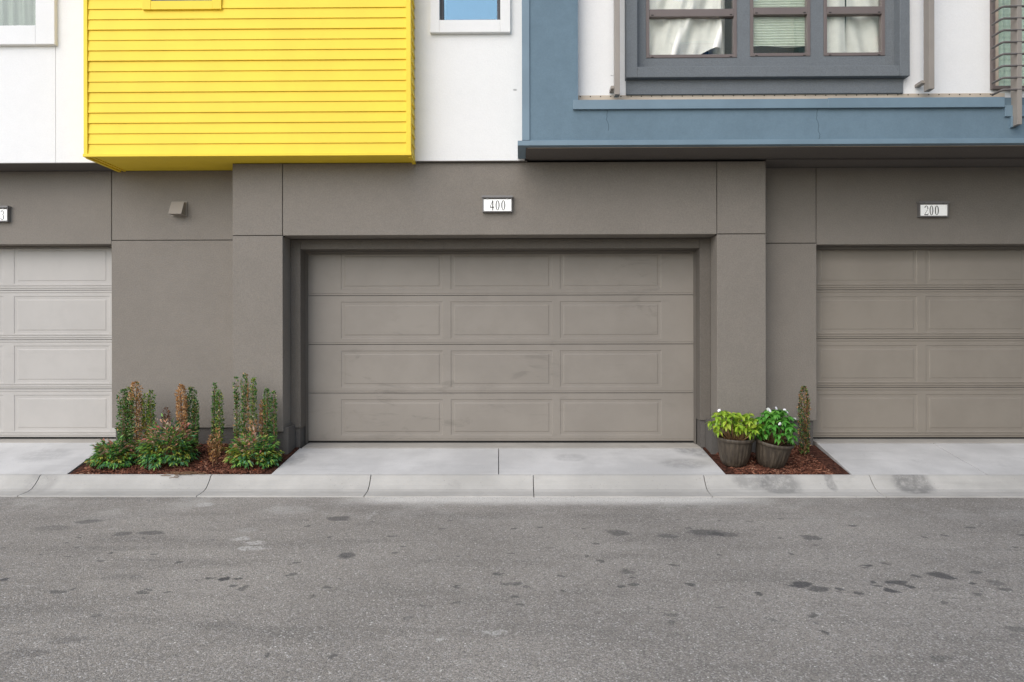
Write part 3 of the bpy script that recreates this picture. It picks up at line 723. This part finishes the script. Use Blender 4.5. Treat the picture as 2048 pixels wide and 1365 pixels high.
box('weep_screed', 'tan_metal', house, xw0+.02, xw1+.12, D_W-.012, D_W+.1, zc1+.008, zws-.002)
s = MB(); xx = xw0+.05
while xx < xw1: s.box(xx, xx+.012, D_W-.014, D_W-.011, zws-.020, zws-.010); xx += 20.3/178
s.build('weep_holes', 'black_gap', house)['kind'] = 'stuff'
box('window_apron', 'slate_stucco', house, sA+.01, sB-.035, D_W-.035, D_W-.001, zws-.004, sz0+.01, bv=.004)
surround(sA, sB, sz0, WZ1+.13, iA, iB, iz0, WZ1, 7.20, D_W+.04, 'slate_stucco')
DWR = 7.31
specs = [(1293, 1475, 116.5), (1501, 1622, 113.5), (1648, 1771, 112.5)]
holes = [(X(a, DWR), X(b, DWR), Z(c, DWR, (a+b)/2)) for a, b, c in specs]
s = MB(); prev = iA-.001
for (a, b, c) in holes:
    s.box(prev, a, DWR, DWR+.12, iz0-.001, WZ1); s.box(a, b, DWR, DWR+.12, iz0-.001, c); prev = b
s.box(prev, iB+.001, DWR, DWR+.12, iz0-.001, WZ1)
s.build('window_mullion', 'slate_stucco', house)
for (a, b, c), py0, py1, cm, ck in zip(holes, (33.5, 30.5, 30.5), (18.5, 16, 15.5), ('curtain_white', 'refl_green', 'curtain_white'), ('drape', 'wavy_refl', 'panels')):
    window(house, a+.002, b-.002, c+.002, WZ1-.01, DWR-.006, .036, 'bronze_frame', 'pane_glass', ck, rails=[(Z(py0, DWR, 1500), Z(py1, DWR, 1500))], cmat=cm, cdep=.068)
    # weep slots
    for q in (a+.07, b-.07):
        box('weep_slot', 'black_gap', house, q-.014, q+.014, DWR-.0075, DWR-.004, c+.006, c+.014)
        box('weep_slot', 'black_gap', house, q-.014, q+.014, DWR-.0115, DWR-.008, Z(py0, DWR, 1500)+.012, Z(py0, DWR, 1500)+.022)
# fins beside the window
for pa, pb, pz in ((1231, 1241, 189), (1859, 1870, 178)):
    d0 = 7.10; zb_ = Z(pz, d0, pa)
    f = box('metal_fin', 'fin_metal', house, X(pa, d0), X(pb, d0), d0, d0+.095, zb_, TOP-.5, bevel=.002)
    for zz_ in (zb_+.09, zb_+1.5): box('fin_bracket', 'fin_metal', f, X(pa, d0)-.035, X(pa, d0)+.02, d0+.07, D_W-.001, zz_, zz_+.03)
# far right: window behind a trellis
tx0 = X(1986, 7.26); tx1 = tx0+1.25; tz0 = Z(178, 7.26, 1990)
box('recessed_wall', 'white_stucco', house, tx1+.05, XR, D_W+.002, 8.2, zws-.1, TOP)
box('recessed_wall', 'white_stucco', house, xw1+.001, tx1+.049, D_W+.006, 8.2, zws-.11, tz0-.002)
box('recessed_wall', 'white_stucco', house, xw1+.001, tx1+.049, D_W+.006, 8.2, tz0+2.2, TOP)
window(house, tx0, tx1, tz0, tz0+2.2, 7.262, .035, 'bronze_frame', 'green_glass', True, cmat='blind_pale', cdep=.075, fd=.05)
box('window_jamb', 'tan_metal', house, tx0+.036, tx0+.078, 7.275, 7.287, tz0+.04, tz0+2.16)
# parapet and roof
box('roof', 'dark_soffit', house, XL-.3, XR+.3, 7.0, 14, TOP+.002, TOP+.12)

# ------------------------------------------------------------------ trellis
td = 7.06
tr = empty('metal_trellis', (X(2038, td), td, Z(250, td, 2038))); tag(tr, 'dark metal trellis of thin bent rods on a post beside the upper window', 'trellis')
pzb = Z(249, td, 2038)
box('post', 'fin_metal', tr, X(2036, td), X(2045, td), td, td+.10, pzb, tz0+2.0, bevel=.002)
pxr = X(2036, td)+1.0
box('post', 'fin_metal', tr, pxr, pxr+.05, td, td+.10, pzb, tz0+2.0, bevel=.002)
box('bracket', 'blue_metal', tr, X(2024, td+.06), X(2036, td)-.001, td+.06, D_BL+.01, pzb-.01, pzb+.11, bevel=.002)
zr = Z(179, td, 2020); i = 0
while zr < tz0+1.95:
    pts = [(X(2008, td)-.02, 7.20, zr-.008), (X(2008, td)-.004, td+.03, zr-.001), (X(2008, td)+.012, td+.012, zr), (X(2038, td)+.02, td+.010, zr), (pxr+.02, td+.010, zr)]
    MB().tube(pts, .0125, 8).build('rod', 'steel_bar', tr, smooth=True)
    zr += 23.6/184; i += 1

# ------------------------------------------------------------------ number plaques and vent
def digit(mb, ch, cx, cz, w_, h_, y):
    t = .0022
    def ring(cx, cz, rx, rz, irx, irz, a0=0, a1=2*math.pi, n=28):
        vs_ = []; closed = abs(a1-a0-2*math.pi) < 1e-6
        m_ = n if closed else n+1
        for i in range(m_):
            a = a0+(a1-a0)*i/n
            for (qx, qz) in ((rx, rz), (irx, irz)): vs_.append((cx+qx*math.cos(a), y, cz+qz*math.sin(a)))
        fs = [(2*i, 2*((i+1) % m_), 2*((i+1) % m_)+1, 2*i+1) for i in range(m_ if closed else n)]
        mb.add(vs_, fs)
    def q(*p): mb.add([(cx+a*w_, y, cz+b*h_) for a, b in p], [tuple(range(len(p)))])
    if ch == '0': ring(cx, cz, w_/2, h_/2, w_*.25, h_*.45)
    if ch == '4':
        q((.05, -.5), (.27, -.5), (.27, .5), (.05, .5)); q((-.5, -.24), (.5, -.24), (.5, -.15), (-.5, -.15)); q((-.5, -.15), (-.38, -.15), (.20, .5), (.12, .5))
    if ch == '2':
        ring(cx, cz+h_*.24, w_*.46, h_*.26, w_*.27, h_*.205, R(-25), R(170), 18)
        q((.22, .06), (.43, .13), (-.36, -.42), (-.48, -.42)); q((-.48, -.5), (.46, -.5), (.50, -.28), (.42, -.28), (.36, -.40), (-.48, -.42))
    if ch == '3':
        ring(cx-w_*.05, cz+h_*.25, w_*.40, h_*.25, w_*.23, h_*.20, R(-80), R(165), 18)
        ring(cx-w_*.05, cz-h_*.22, w_*.48, h_*.28, w_*.29, h_*.235, R(-165), R(85), 20)
def plaque(text, px0, px1, py0, py1, d, label, dpx, dpy):
    x0, x1 = X(px0, d), X(px1, d); pc = (px0+px1)/2
    z1, z0 = Z(py0, d, pc), Z(py1, d, pc)
    e = empty('address_sign', ((x0+x1)/2, d, z0)); tag(e, label, 'sign')
    fw = .012; fr_ = d-.05
    s = MB(); s.box(x0, x0+fw, fr_, d+.004, z0, z1); s.box(x1-fw, x1, fr_, d+.004, z0, z1); s.box(x0+fw, x1-fw, fr_, d+.004, z0, z0+fw*1.1)
    s.build('frame', 'sign_frame', e, bevel=.0015)
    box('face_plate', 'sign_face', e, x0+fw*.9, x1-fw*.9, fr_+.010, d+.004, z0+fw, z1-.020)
    box('hood', 'sign_frame', e, x0-.010, x1+.010, fr_-.014, d+.004, z1-.004, z1+.020, bevel=.003)
    for q in (x0+.06, x1-.06): box('clip', 'sign_frame', e, q-.012, q+.012, fr_-.004, fr_+.012, z1-.018, z1-.003)
    s = MB()
    for ch, (a, b) in zip(text, dpx):
        digit(s, ch, X((a+b)/2, fr_), (Z(dpy[0], fr_, pc)+Z(dpy[1], fr_, pc))/2, X(b, fr_)-X(a, fr_), Z(dpy[0], fr_, pc)-Z(dpy[1], fr_, pc), fr_+.008)
    s.build('numerals', 'ink', e, fixn=False)
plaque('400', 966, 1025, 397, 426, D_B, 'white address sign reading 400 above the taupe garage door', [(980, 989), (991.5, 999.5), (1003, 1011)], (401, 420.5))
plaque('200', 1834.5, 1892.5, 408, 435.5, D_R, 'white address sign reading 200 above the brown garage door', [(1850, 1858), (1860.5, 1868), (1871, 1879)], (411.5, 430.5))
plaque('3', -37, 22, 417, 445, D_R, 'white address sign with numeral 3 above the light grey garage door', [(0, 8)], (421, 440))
vx0, vx1 = X(338, D_R-.1), X(365, D_R-.1); vz0, vz1 = Z(428.5, D_R-.1, 350), Z(403, D_R-.1, 350)
ve = empty('wall_vent', ((vx0+vx1)/2, D_R, vz0)); tag(ve, 'small taupe metal vent hood on the grey wall', 'vent')
s = MB(); prf = [(D_R-.015, vz1+.005), (D_R-.055, vz1), (D_R-.125, vz0+.005), (D_R-.125, vz0-.002), (D_R-.015, vz0-.002)]
n = len(prf); s.add([(vx0+.006, y, z) for y, z in prf]+[(vx1, y, z) for y, z in prf], [(0, 1, n+1, n), (1, 2, n+2, n+1), (2, 3, n+3, n+2), (0, 4, 3, 2, 1), tuple(n+i for i in range(n)), (3, 4, n+4, n+3)])
s.build('hood', 'vent_metal', ve, bevel=.002)
box('flange', 'vent_metal', ve, vx0-.008, vx1+.012, D_R-.016, D_R+.002, vz0-.012, vz1+.014)

# ------------------------------------------------------------------ plants
def leaf_cloud(name, parent, P_, T_, N_, L_, W_, C_, mat='leaf_mix', fold=.25):
    """leaves with a folded midrib: base, left, right, tip, mid"""
    o0 = np.array(wloc(parent)); S_ = np.cross(T_, N_); S_ /= np.linalg.norm(S_, axis=1, keepdims=True)+1e-9
    N2 = np.cross(S_, T_)
    L_ = L_[:, None]; W_ = W_[:, None]
    b = P_; t = P_+T_*L_-N2*L_*.12; l = P_+T_*L_*.45+S_*W_*.5+N2*W_*fold; r = P_+T_*L_*.45-S_*W_*.5+N2*W_*fold; mdl = P_+T_*L_*.5
    V = np.stack([b, l, t, r, mdl], 1).reshape(-1, 3)-o0
    F = np.array([(0, 4, 1), (1, 4, 2), (2, 4, 3), (3, 4, 0)]); n = len(P_)
    F = (F[None]+(np.arange(n)*5)[:, None, None]).reshape(-1, 3)
    o = npmesh(name, V, F, mat, parent, np.repeat(C_, 5, 0)); o['kind'] = 'stuff'
    return o
def nrm(a): return a/(np.linalg.norm(a, axis=1, keepdims=True)+1e-9)
GRN = np.array([(.036, .125, .024), (.055, .17, .030), (.085, .22, .036), (.14, .28, .045), (.024, .080, .022), (.26, .32, .07), (.36, .40, .20)])
GP = [.20, .22, .19, .13, .12, .08, .06]
DEAD = np.array([(.52, .30, .13), (.40, .20, .075), (.62, .40, .20), (.24, .12, .055), (.56, .27, .08)]); DP = [.3, .25, .2, .1, .15]
BRN = np.array([(.19, .085, .04), (.26, .12, .052), (.12, .06, .032)]); YEL = np.array([(.28, .34, .04), (.38, .36, .05), (.16, .26, .03)])
def columnar(label, spires, seed, group='columnar hollies in the mulch beds', nm='columnar_shrub', dens=1.0, lsz=1.0):
    """spires: (px, py_top, py_base, half width px, depth, colour function u,side -> 0 green,1 dead,2 brown,3 yellow)"""
    r = np.random.default_rng(seed)
    px, pt, pb, hw, d, cf = spires[0]
    bx_ = X(px, d); e = empty(nm, (bx_, d, mulch_z(0, d)-.01)); tag(e, label, 'shrub', group)
    Ps, Ts, Ns, Ls, Ws, Cs = [], [], [], [], [], []
    for (px, pt, pb, hw, d, cf) in spires:
        zt = Z(pt, d, px); zb = max(Z(pb, d, px), mulch_z(0, d)+.01); x0 = X(px, d); rad = hw*d/FPX; h = zt-zb
        lean = r.normal(0, .010, 2)
        # stems
        ns = max(2, int(rad/.018)); st = []
        for s_ in range(ns):
            a = r.uniform(0, 6.28); q = rad*.55*math.sqrt(r.uniform(0, 1)); top = zt-.02-r.uniform(0, .18)*h*(q/rad+.2)
            st.append((x0+q*math.cos(a), d+q*math.sin(a)*.9, top))
            pts = [(x0+.3*q*math.cos(a), d+.3*q*math.sin(a), mulch_z(0, d)-.015), (x0+.8*q*math.cos(a), d+.8*q*math.sin(a), zb+.12), (x0+q*math.cos(a)+lean[0], d+q*math.sin(a), top)]
            MB().tube(pts, [.006, .0045, .0022], 5).build('stem', 'stem_brown', e)
        rad *= 1.08; n = int(dens*2*math.pi*rad*h/(.00024))
        u = r.uniform(0, 1, n); env = np.clip(np.minimum(1, (1-u)*7+.30), 0, 1)*(.90+.10*np.sin(u*9+seed)) * np.clip(.70+u*2, .70, 1)
        ang = r.uniform(0, 2*np.pi, n)
        # lumpy outline: each angular sector ends at its own height
        lump = .90+.13*np.sin(ang*2+seed+u*3)+.10*np.sin(ang*5+1.7*seed+u*9)
        rr = rad*env*lump*np.sqrt(r.uniform(.12, 1.0, n))
        cut = .90+.10*np.sin(ang*3+seed*2); keep = u < np.where(rr > rad*.35, cut, 1.0)
        u, ang, rr = u[keep], ang[keep], rr[keep]; n = len(u)
        p = np.stack([x0+rr*np.cos(ang)+lean[0]*u, d+rr*np.sin(ang)+lean[1]*u, zb+u*h], 1)
        outw = np.stack([np.cos(ang), np.sin(ang), np.zeros(n)], 1)
        T = nrm(outw*r.uniform(.25, 1.0, (n, 1))+np.array([0, 0, 1])*r.uniform(.25, 1.1, (n, 1))+r.normal(0, .35, (n, 3)))
        N = nrm(outw*.5+np.array([0, 0, 1.])*.6+r.normal(0, .5, (n, 3)))
        C = np.zeros((n, 3))
        kinds = np.array([cf(a_, math.cos(b_), r) for a_, b_ in zip(u, ang)])
        for kd, pal, pr in ((0, GRN, GP), (1, DEAD, DP), (2, BRN, None), (3, YEL, None), (4, GRN[[0, 4]]*.6, None)):
            mk = kinds == kd
            if mk.any(): C[mk] = pal[r.choice(len(pal), mk.sum(), p=pr)]*r.uniform(.8, 1.2, (mk.sum(), 1))
        Ps.append(p); Ts.append(T); Ns.append(N); Ls.append(r.uniform(.020, .034, n)*lsz); Ws.append(r.uniform(.011, .017, n)*lsz); Cs.append(C)
    leaf_cloud('foliage', e, np.concatenate(Ps), np.concatenate(Ts), np.concatenate(Ns), np.concatenate(Ls), np.concatenate(Ws), np.concatenate(Cs))
    return e
def green(pd=.05): return lambda u, s, r: 1 if r.random() < pd else 0
def half(th, sgn=1): return lambda u, s, r: (1 if r.random() < .85 else 0) if sgn*s > th else (0 if r.random() < .9 else 1)
def dead(p=.97): return lambda u, s, r: 1 if r.random() < p else 0
def topdead(): return lambda u, s, r: 1 if (u > .72 or s > .25) and r.random() < .8 else (2 if r.random() < .25 else 0)
def basedead(t=.35): return lambda u, s, r: (1 if r.random() < .8 else 0) if u < t else (3 if r.random() < .25 else 0)
columnar('dark green holly column joined to the orange tipped column beside the light grey garage door', [(246, 780, 893, 11, 7.62, green(.06)), (256, 776, 893, 8, 7.70, green(.1))], 11)
columnar('holly column browned along one side with an orange tip', [(270, 766, 895, 12, 7.58, topdead())], 12)
columnar('thin pair of yellow green holly spires with dry orange base', [(291, 789, 880, 8, 7.66, lambda u, s, r: 3 if r.random() < .55 else (1 if u < .45 and r.random() < .5 else 0)), (303, 783, 878, 6.5, 7.62, basedead(.3))], 13)
columnar('short dead brown shrub stub behind the largest nandina', [(332, 817, 885, 9, 7.75, lambda u, s, r: 2)], 14, dens=.9, lsz=.8)
columnar('tall fully dried tan holly column', [(365, 771, 890, 10.5, 7.55, dead(1.0))], 15, dens=1.15)
columnar('dark green holly column against the dried tan column', [(383, 776, 893, 10, 7.68, green(.05)), (391, 800, 893, 6, 7.62, green(.08))], 16)
columnar('green holly column with two tips standing alone by the bare mulch', [(428, 768, 900, 5, 7.66, green(.05)), (440, 782, 903, 7, 7.62, basedead(.12))], 17)
columnar('tallest green holly with three slender spires by the grey pier', [(474, 755, 882, 4.6, 7.56, green(.08)), (489, 749, 885, 7.4, 7.5, half(.80)), (506, 757, 885, 6.2, 7.46, basedead(.35))], 18)
columnar('narrow dried orange holly spire beside a green column at the pier', [(525, 800, 885, 6, 7.52, dead(.95))], 19)
columnar('green holly column at the pier corner beside an orange spire', [(533, 779, 885, 7, 7.5, green(.05)), (547, 784, 885, 5.5, 7.52, green(.08))], 20)
columnar('half brown holly column standing beside the potted plants', [(1608, 775, 908, 10.5, 7.62, lambda u, s, r: (1 if r.random() < .22+.30*u else 0) if r.random() < .55 else (2 if r.random() < .5 else 4))], 21, dens=1.35, lsz=.92)
# small dead plant
columnar('small dead rust brown shrub on bare mulch', [(424, 872, 925, 6, 7.28, lambda u, s, r: 1 if r.random() < .75 else 2), (433, 858, 915, 5, 7.36, dead(.95))], 22, dens=.75, nm='dead_shrub', group='dead shrubs in the mulch bed')

def nandina(label, px, py_top, py_base, hw, d, seed, nf, mixw):
    r = np.random.default_rng(seed)
    x0 = X(px, d); zb = mulch_z(0, d); zt = Z(py_top, d, px); h = zt-zb; rad = hw*d/FPX
    e = empty('nandina_shrub', (x0, d, zb-.01)); tag(e, label, 'shrub', 'nandina shrubs in the mulch bed')
    P_, T_, N_, L_, W_, C_ = [], [], [], [], [], []
    pal_g = np.array([(.050, .19, .045), (.09, .28, .055), (.030, .105, .038), (.17, .37, .06), (.29, .44, .08), (.11, .26, .13)])
    pal_y = np.array([(.34, .36, .05), (.46, .38, .09), (.24, .30, .04)])
    pal_p = np.array([(.62, .27, .17), (.68, .38, .22), (.56, .16, .15), (.66, .46, .36), (.50, .36, .26), (.20, .24, .08)])
    stems = MB()
    for i in range(nf):
        a = r.uniform(0, 2*np.pi); el = np.arcsin(r.uniform(.02, 1.0)); q = r.uniform(.62, 1.0)
        tip = np.array([x0+rad*q*math.cos(a)*math.cos(el)**.7, d+rad*.85*q*math.sin(a)*math.cos(el)**.7, zb+.03+(h-.03)*q*math.sin(el)**.9*(1+.06*math.sin(3*a+seed))])
        root = np.array([x0+.03*math.cos(a), d+.03*math.sin(a), zb+h*.18*q])
        mid = (root+tip)/2+np.array([0, 0, .05*h])
        if i % 3 == 0: stems.tube([tuple(root-[0, 0, .06]), tuple(mid), tuple(tip)], [.004, .0028, .0012], 4)
        axis = tip-mid; axis /= np.linalg.norm(axis)
        ax2 = axis+np.array([0, 0, -.25]); ax2 /= np.linalg.norm(ax2)
        side = np.cross(axis, [0, 0, 1.]); side /= np.linalg.norm(side)+1e-6
        hfrac = (tip[2]-zb)/h
        pc_ = r.random()
        if hfrac > .55 and pc_ < mixw[0]: pal = pal_p
        elif hfrac > .25 and pc_ < mixw[0]*.35+mixw[1]: pal = pal_y
        else: pal = pal_g
        nl = r.integers(8, 13); nz = np.cross(side, ax2)
        for j in range(nl):
            t = j/(nl-1); sgn = -1 if j % 2 else 1
            base = mid+(tip-mid)*(.25+.75*t)+r.normal(0, .006, 3)
            dr = ax2*(.55+.45*t)+side*sgn*(1.0-.75*t)+np.array([0, 0, -.18])+r.normal(0, .22, 3)
            dr /= np.linalg.norm(dr)
            P_.append(base); T_.append(dr); N_.append(nz+r.normal(0, .35, 3)); L_.append(r.uniform(.040, .070)); W_.append(r.uniform(.015, .023))
            pl = pal if r.random() < .8 else pal_g
            C_.append(np.minimum(pl[r.integers(len(pl))]*r.uniform(.8, 1.25), .85))
    stems.build('stems', 'stem_brown', e)
    leaf_cloud('foliage', e, np.array(P_), np.array(T_), nrm(np.array(N_)), np.array(L_), np.array(W_), np.array(C_))
nandina('small nandina with orange and yellow tinged leaves beside the light grey door apron', 226, 874, 942, 44, 7.30, 31, 210, (.6, .34))
nandina('largest nandina with dark green leaves and pink tips', 335, 838, 940, 64, 7.36, 32, 330, (.6, .10))
nandina('rounded nandina with yellow green leaves in front of the pier', 508, 862, 940, 54, 7.34, 33, 250, (.45, .40))

# pots
def pot(label, px, py_rim, py_base, rpx, d, tilt, seed, tiltx=3):
    x0 = X(px, d); rad = rpx*d/FPX; zb = mulch_z(0, d)+.002; zr_ = Z(py_rim, d, px); H = zr_-zb
    e = empty('flower_pot', (x0, d, zb)); tag(e, label, 'pot', 'ribbed pots on the mulch')
    n = 168
    prof_ = [(.0, .0), (.46, .0), (.54, .015), (.635, .07), (.725, .18), (.80, .34), (.855, .52), (.89, .70), (.91, .83), (.915, .87)]
    V, F = [], []
    for (rr, hh) in prof_:
        for j in range(n):
            a = 2*math.pi*j/n; ph = (a*28/(2*math.pi)) % 1
            rib = (abs(ph-.5)*2)**2
            k_ = 1.0
            if .05 < hh < .86: k_ = 1-.030*(1-rib)*(1 if hh < .80 else .3)
            V.append((rr*rad*k_*math.cos(a), rr*rad*k_*math.sin(a), hh*H))
    for i in range(len(prof_)-1):
        for j in range(n): F.append((i*n+j, i*n+(j+1) % n, (i+1)*n+(j+1) % n, (i+1)*n+j))
    rim = [(.905, .868), (.97, .875), (1.0, .90), (1.0, .965), (.985, .99), (.955, 1.0), (.925, .99), (.905, .95), (.87, .80), (.80, .5)]
    V2, F2 = [], []; n2 = 64
    for (rr, hh) in rim:
        for j in range(n2): a = 2*math.pi*j/n2; V2.append((rr*rad*math.cos(a), rr*rad*math.sin(a), hh*H))
    for i in range(len(rim)-1):
        for j in range(n2): F2.append((i*n2+j, i*n2+(j+1) % n2, (i+1)*n2+(j+1) % n2, (i+1)*n2+j))
    Rm = Euler((R(tiltx), tilt, 0)).to_matrix() @ Matrix.Rotation(seed, 3, 'Z')
    def put(V_): return [tuple(Rm @ Vector(v)+Vector(e.location)) for v in V_]
    MB().add(put(V), F).build('pot_body', 'pot_resin', e, smooth=True); MB().add(put(V2), F2).build('rim', 'pot_resin', e, smooth=True)
    ns = 40; V3 = [(0, 0, .86*H)]; F3 = []
    r = random.Random(seed)
    for k_ in (.45, .886):
        for j in range(ns): a = 2*math.pi*j/ns; V3.append((k_*rad*math.cos(a), k_*rad*math.sin(a), (.85+r.uniform(-.02, .02))*H))
    F3 += [(0, 1+j, 1+(j+1) % ns) for j in range(ns)]+[(1+j, 1+ns+j, 1+ns+(j+1) % ns, 1+(j+1) % ns) for j in range(ns)]
    MB().add(put(V3), F3).build('potting_soil', 'soil', e, fixn=False)
    top = Rm @ Vector((0, 0, .86*H))+Vector(e.location)
    return e, top, rad
potA, topA, rA = pot('upright dark ribbed pot holding the lime leaved plant', 1467.5, 873, 932, 36.5, 7.36, R(1.0), 1, 4)
potB, topB, rB = pot('dark ribbed pot leaning toward the brown door, holding the green flowering plant', 1539, 879, 934, 37, 7.33, R(7), 2, 9)

# single leaf meshes for the potted plants
def leaf_mesh(name, L, W, droop):
    st = [(0, .04), (.14, .45), (.34, .95), (.52, .92), (.72, .58), (.88, .24), (1, .01)]
    V, F = [], []
    for t, w_ in st:
        x = L*t*(1-.12*droop*t); z = -droop*L*.42*t*t+.05*L*math.sin(t*3)
        hw = w_*W/2
        V += [(x, -hw, z+.20*hw), (x, 0, z-.12*hw), (x, hw, z+.20*hw)]
    for i in range(len(st)-1):
        for j in range(2): a = i*3+j; F.append((a, a+1, a+4, a+3))
    me = bpy.data.meshes.new(name); me.from_pydata(V, [], F)
    for p in me.polygons: p.use_smooth = True
    return me
def leaf_set(mat, L, W):
    out = []
    for dr in (.35, .7, 1.1):
        me = leaf_mesh('leaf', L, W, dr); me.materials.append(M[mat]); out.append(me)
    return out
petal = None
def flower(parent, loc, rz):
    global petal
    if petal is None:
        s = MB()
        for q in range(5):
            a = q*2*math.pi/5; rr = .021
            pts = []
            for t, w_ in ((0, .15), (.3, .8), (.7, 1.0), (1, .5)):
                for sg in (-1, 1):
                    ax = t*.020; wy = sg*w_*.0085
                    pts.append((ax*math.cos(a)-wy*math.sin(a), ax*math.sin(a)+wy*math.cos(a), .004*math.sin(t*3)+.0006*q))
            s.add(pts, [(0, 1, 3, 2), (2, 3, 5, 4), (4, 5, 7, 6)])
        me = bpy.data.meshes.new('flower'); me.from_pydata(s.v, [], s.f); me.materials.append(M['petal_white']); petal = me
    o = bpy.data.objects.new('flower', petal); COL.objects.link(o); o.parent = parent; o.location = loc; o.rotation_euler = (R(55)+random.uniform(-.3, .3), random.uniform(-.3, .3), rz)
def potted(label, top, tips, mat, stem_mat, L, W, flowers, seed, per=(6, 9)):
    r = random.Random(seed)
    e = empty('potted_plant', tuple(top)); tag(e, label, 'potted plant')
    lset = leaf_set(mat, L, W)
    for (dx, dy, dz) in tips:
        tip = Vector((dx, dy, dz)); base = Vector((dx*.28, dy*.28, -.01))
        mid = base.lerp(tip, .5)+Vector((dx*.12, dy*.12, 0))
        MB().tube([tuple(Vector(p)+Vector(top)) for p in (base, mid, tip)], [.0055, .0042, .003], 6).build('stem', stem_mat, e, smooth=True)
        k_ = r.randint(*per); a0 = r.uniform(0, 6)
        for layer in range(2):
            for i in range(k_ if layer == 0 else 5):
                az = a0+i*2.39996+layer*1.1; pit = r.uniform(-.1, .55) if layer == 0 else r.uniform(.3, 1.0)
                o = bpy.data.objects.new('leaf', lset[r.choice((0, 1, 1, 2))]); COL.objects.link(o); o.parent = e
                p = tip if layer == 0 else mid.lerp(tip, r.uniform(.25, .85))
                o.location = p+Vector((0, 0, r.uniform(-.012, .008)))
                sc = r.uniform(.72, 1.15); o.scale = (sc, sc*r.uniform(.85, 1.1), sc)
                o.rotation_euler = Euler((r.uniform(-.4, .4), pit, az), 'XYZ')
    for f in flowers: flower(e, f, r.uniform(0, 6))
    return e
def dome(n, rx, ry, h, seed, cx=0., lo=.35):
    r = random.Random(seed); out = []
    for i in range(n):
        t = (i+.5)/n; rr = math.sqrt(t); a = i*2.39996+seed
        out.append((cx+rx*rr*math.cos(a)+r.uniform(-.015, .015), ry*rr*math.sin(a)+r.uniform(-.015, .015), h*(1-(1-lo)*t**1.3)+r.uniform(-.02, .02)))
    return out
sc7 = 7.36/FPX
tipsA = dome(17, .18, .17, .335, 3, -.085, .48)+dome(14, .145, .15, .285, 5, .135, .48)
potted('lime yellow leafy bedding plant with one white flower', topA, tipsA, 'lime_leaf', 'stem_pink', .092, .040,
       [((1433-1467.5)*sc7, -.06, Z(821, 7.3, 1433)-topA.z)], 41, (8, 10))
tipsB = dome(34, .205, .20, .385, 8, .015, .32)
potted('bright green bushy bedding plant with several white flowers', topB, tipsB, 'green_leaf', 'stem_brown', .090, .044,
       [(X(px, 7.33+dy)-topB.x, 7.33+dy-topB.y, Z(py, 7.33+dy, px)-topB.z) for px, py, dy in ((1536, 819, -.03), (1539.5, 822, -.05), (1569, 821, -.04), (1573, 825, -.05), (1559, 848, -.20), (1563, 848.5, -.21), (1589, 838, -.06), (1552, 817, 0))], 42, (8, 10))

# ------------------------------------------------------------------ litter
for px, py, lb in ((402, 933, 'orange scrap on the mulch beside the dead shrub'), (509, 942, 'orange scrap on the mulch under the rounded nandina')):
    x, y = ground_pt(px, py, .18); z = mulch_z(x, y)+.012
    o = MB().add([(x-.016, y-.008, z), (x+.014, y-.010, z+.004), (x+.018, y+.008, z+.010), (x-.012, y+.010, z+.004), (x, y, z+.012)], [(0, 1, 4), (1, 2, 4), (2, 3, 4), (3, 0, 4), (3, 2, 1, 0)]).build('orange_scrap', 'orange_bit')
    tag(o, lb, 'litter', 'orange scraps')
x, y = X(368, 7.04), 7.05
te = MB(); r = random.Random(5)
for i in range(70):
    px_, py_ = x+r.gauss(0, .085), y+r.gauss(.0, .022); a = r.gauss(0, .5)+(math.pi if r.random() < .5 else 0); L = r.uniform(.04, .12)
    zz_ = KZ+.004+abs(r.gauss(0, .007)) - max(0, 7.03-py_)*.6
    te.tube([(px_, py_, zz_), (px_+L*.5*math.cos(a), py_+L*.25*math.sin(a), zz_+r.uniform(0, .012)), (px_+L*math.cos(a), py_+L*.5*math.sin(a), zz_)], .0034, 4)
o = te.build('dry_grass', 'dead_twig'); tag(o, 'tuft of dry brown clippings lying on the curb edge', 'clippings', kind='stuff')

# ------------------------------------------------------------------ the other side of the alley (behind the camera, seen in the windows)
def opposite(x0, x1, label, seed):
    e = empty('opposite_townhouse', ((x0+x1)/2, -5, 0)); tag(e, label, 'townhouse')
    box('garage_wall', 'grey_stucco', e, x0, x1, -11, -5, -.02, 3.2)
    r = random.Random(seed); wdt = (x1-x0)/4
    for i in range(4):
        a, b = x0+wdt*i, x0+wdt*(i+1)
        if i % 2 == 0:
            box('upper_wall', 'cream_wall', e, a, b-.004, -11, -4.8, 3.204, 11.8)
        else:
            box('upper_wall', 'green_siding', e, a, b-.004, -11, -4.5, 3.204, 11.8)
            for j in range(int(8.4/.18)):
                MB().prism([(-4.499, 3.25+j*.18), (-4.47, 3.25+j*.18), (-4.488, 3.43+j*.18), (-4.499, 3.43+j*.18)], a+.01, b-.014).build('siding_plank', 'green_siding', e)
        for zz_ in (4.2, 6.6, 9.2):
            wn = box('window', 'dark_frame', e, (a+b)/2-.7, (a+b)/2+.7, -4.86, -4.44 if i % 2 else -4.76, zz_, zz_+1.3)
            box('pane', 'sky_glass', wn, (a+b)/2-.64, (a+b)/2+.64, -4.5, -4.435 if i % 2 else -4.755, zz_+.06, zz_+1.24)
        box('garage_door', 'door_brown', e, a+.5, b-.5, -5.05, -4.97, 0, 2.4)
opposite(2.2, 26, 'townhouse row across the alley reflected in the triple window', 1)
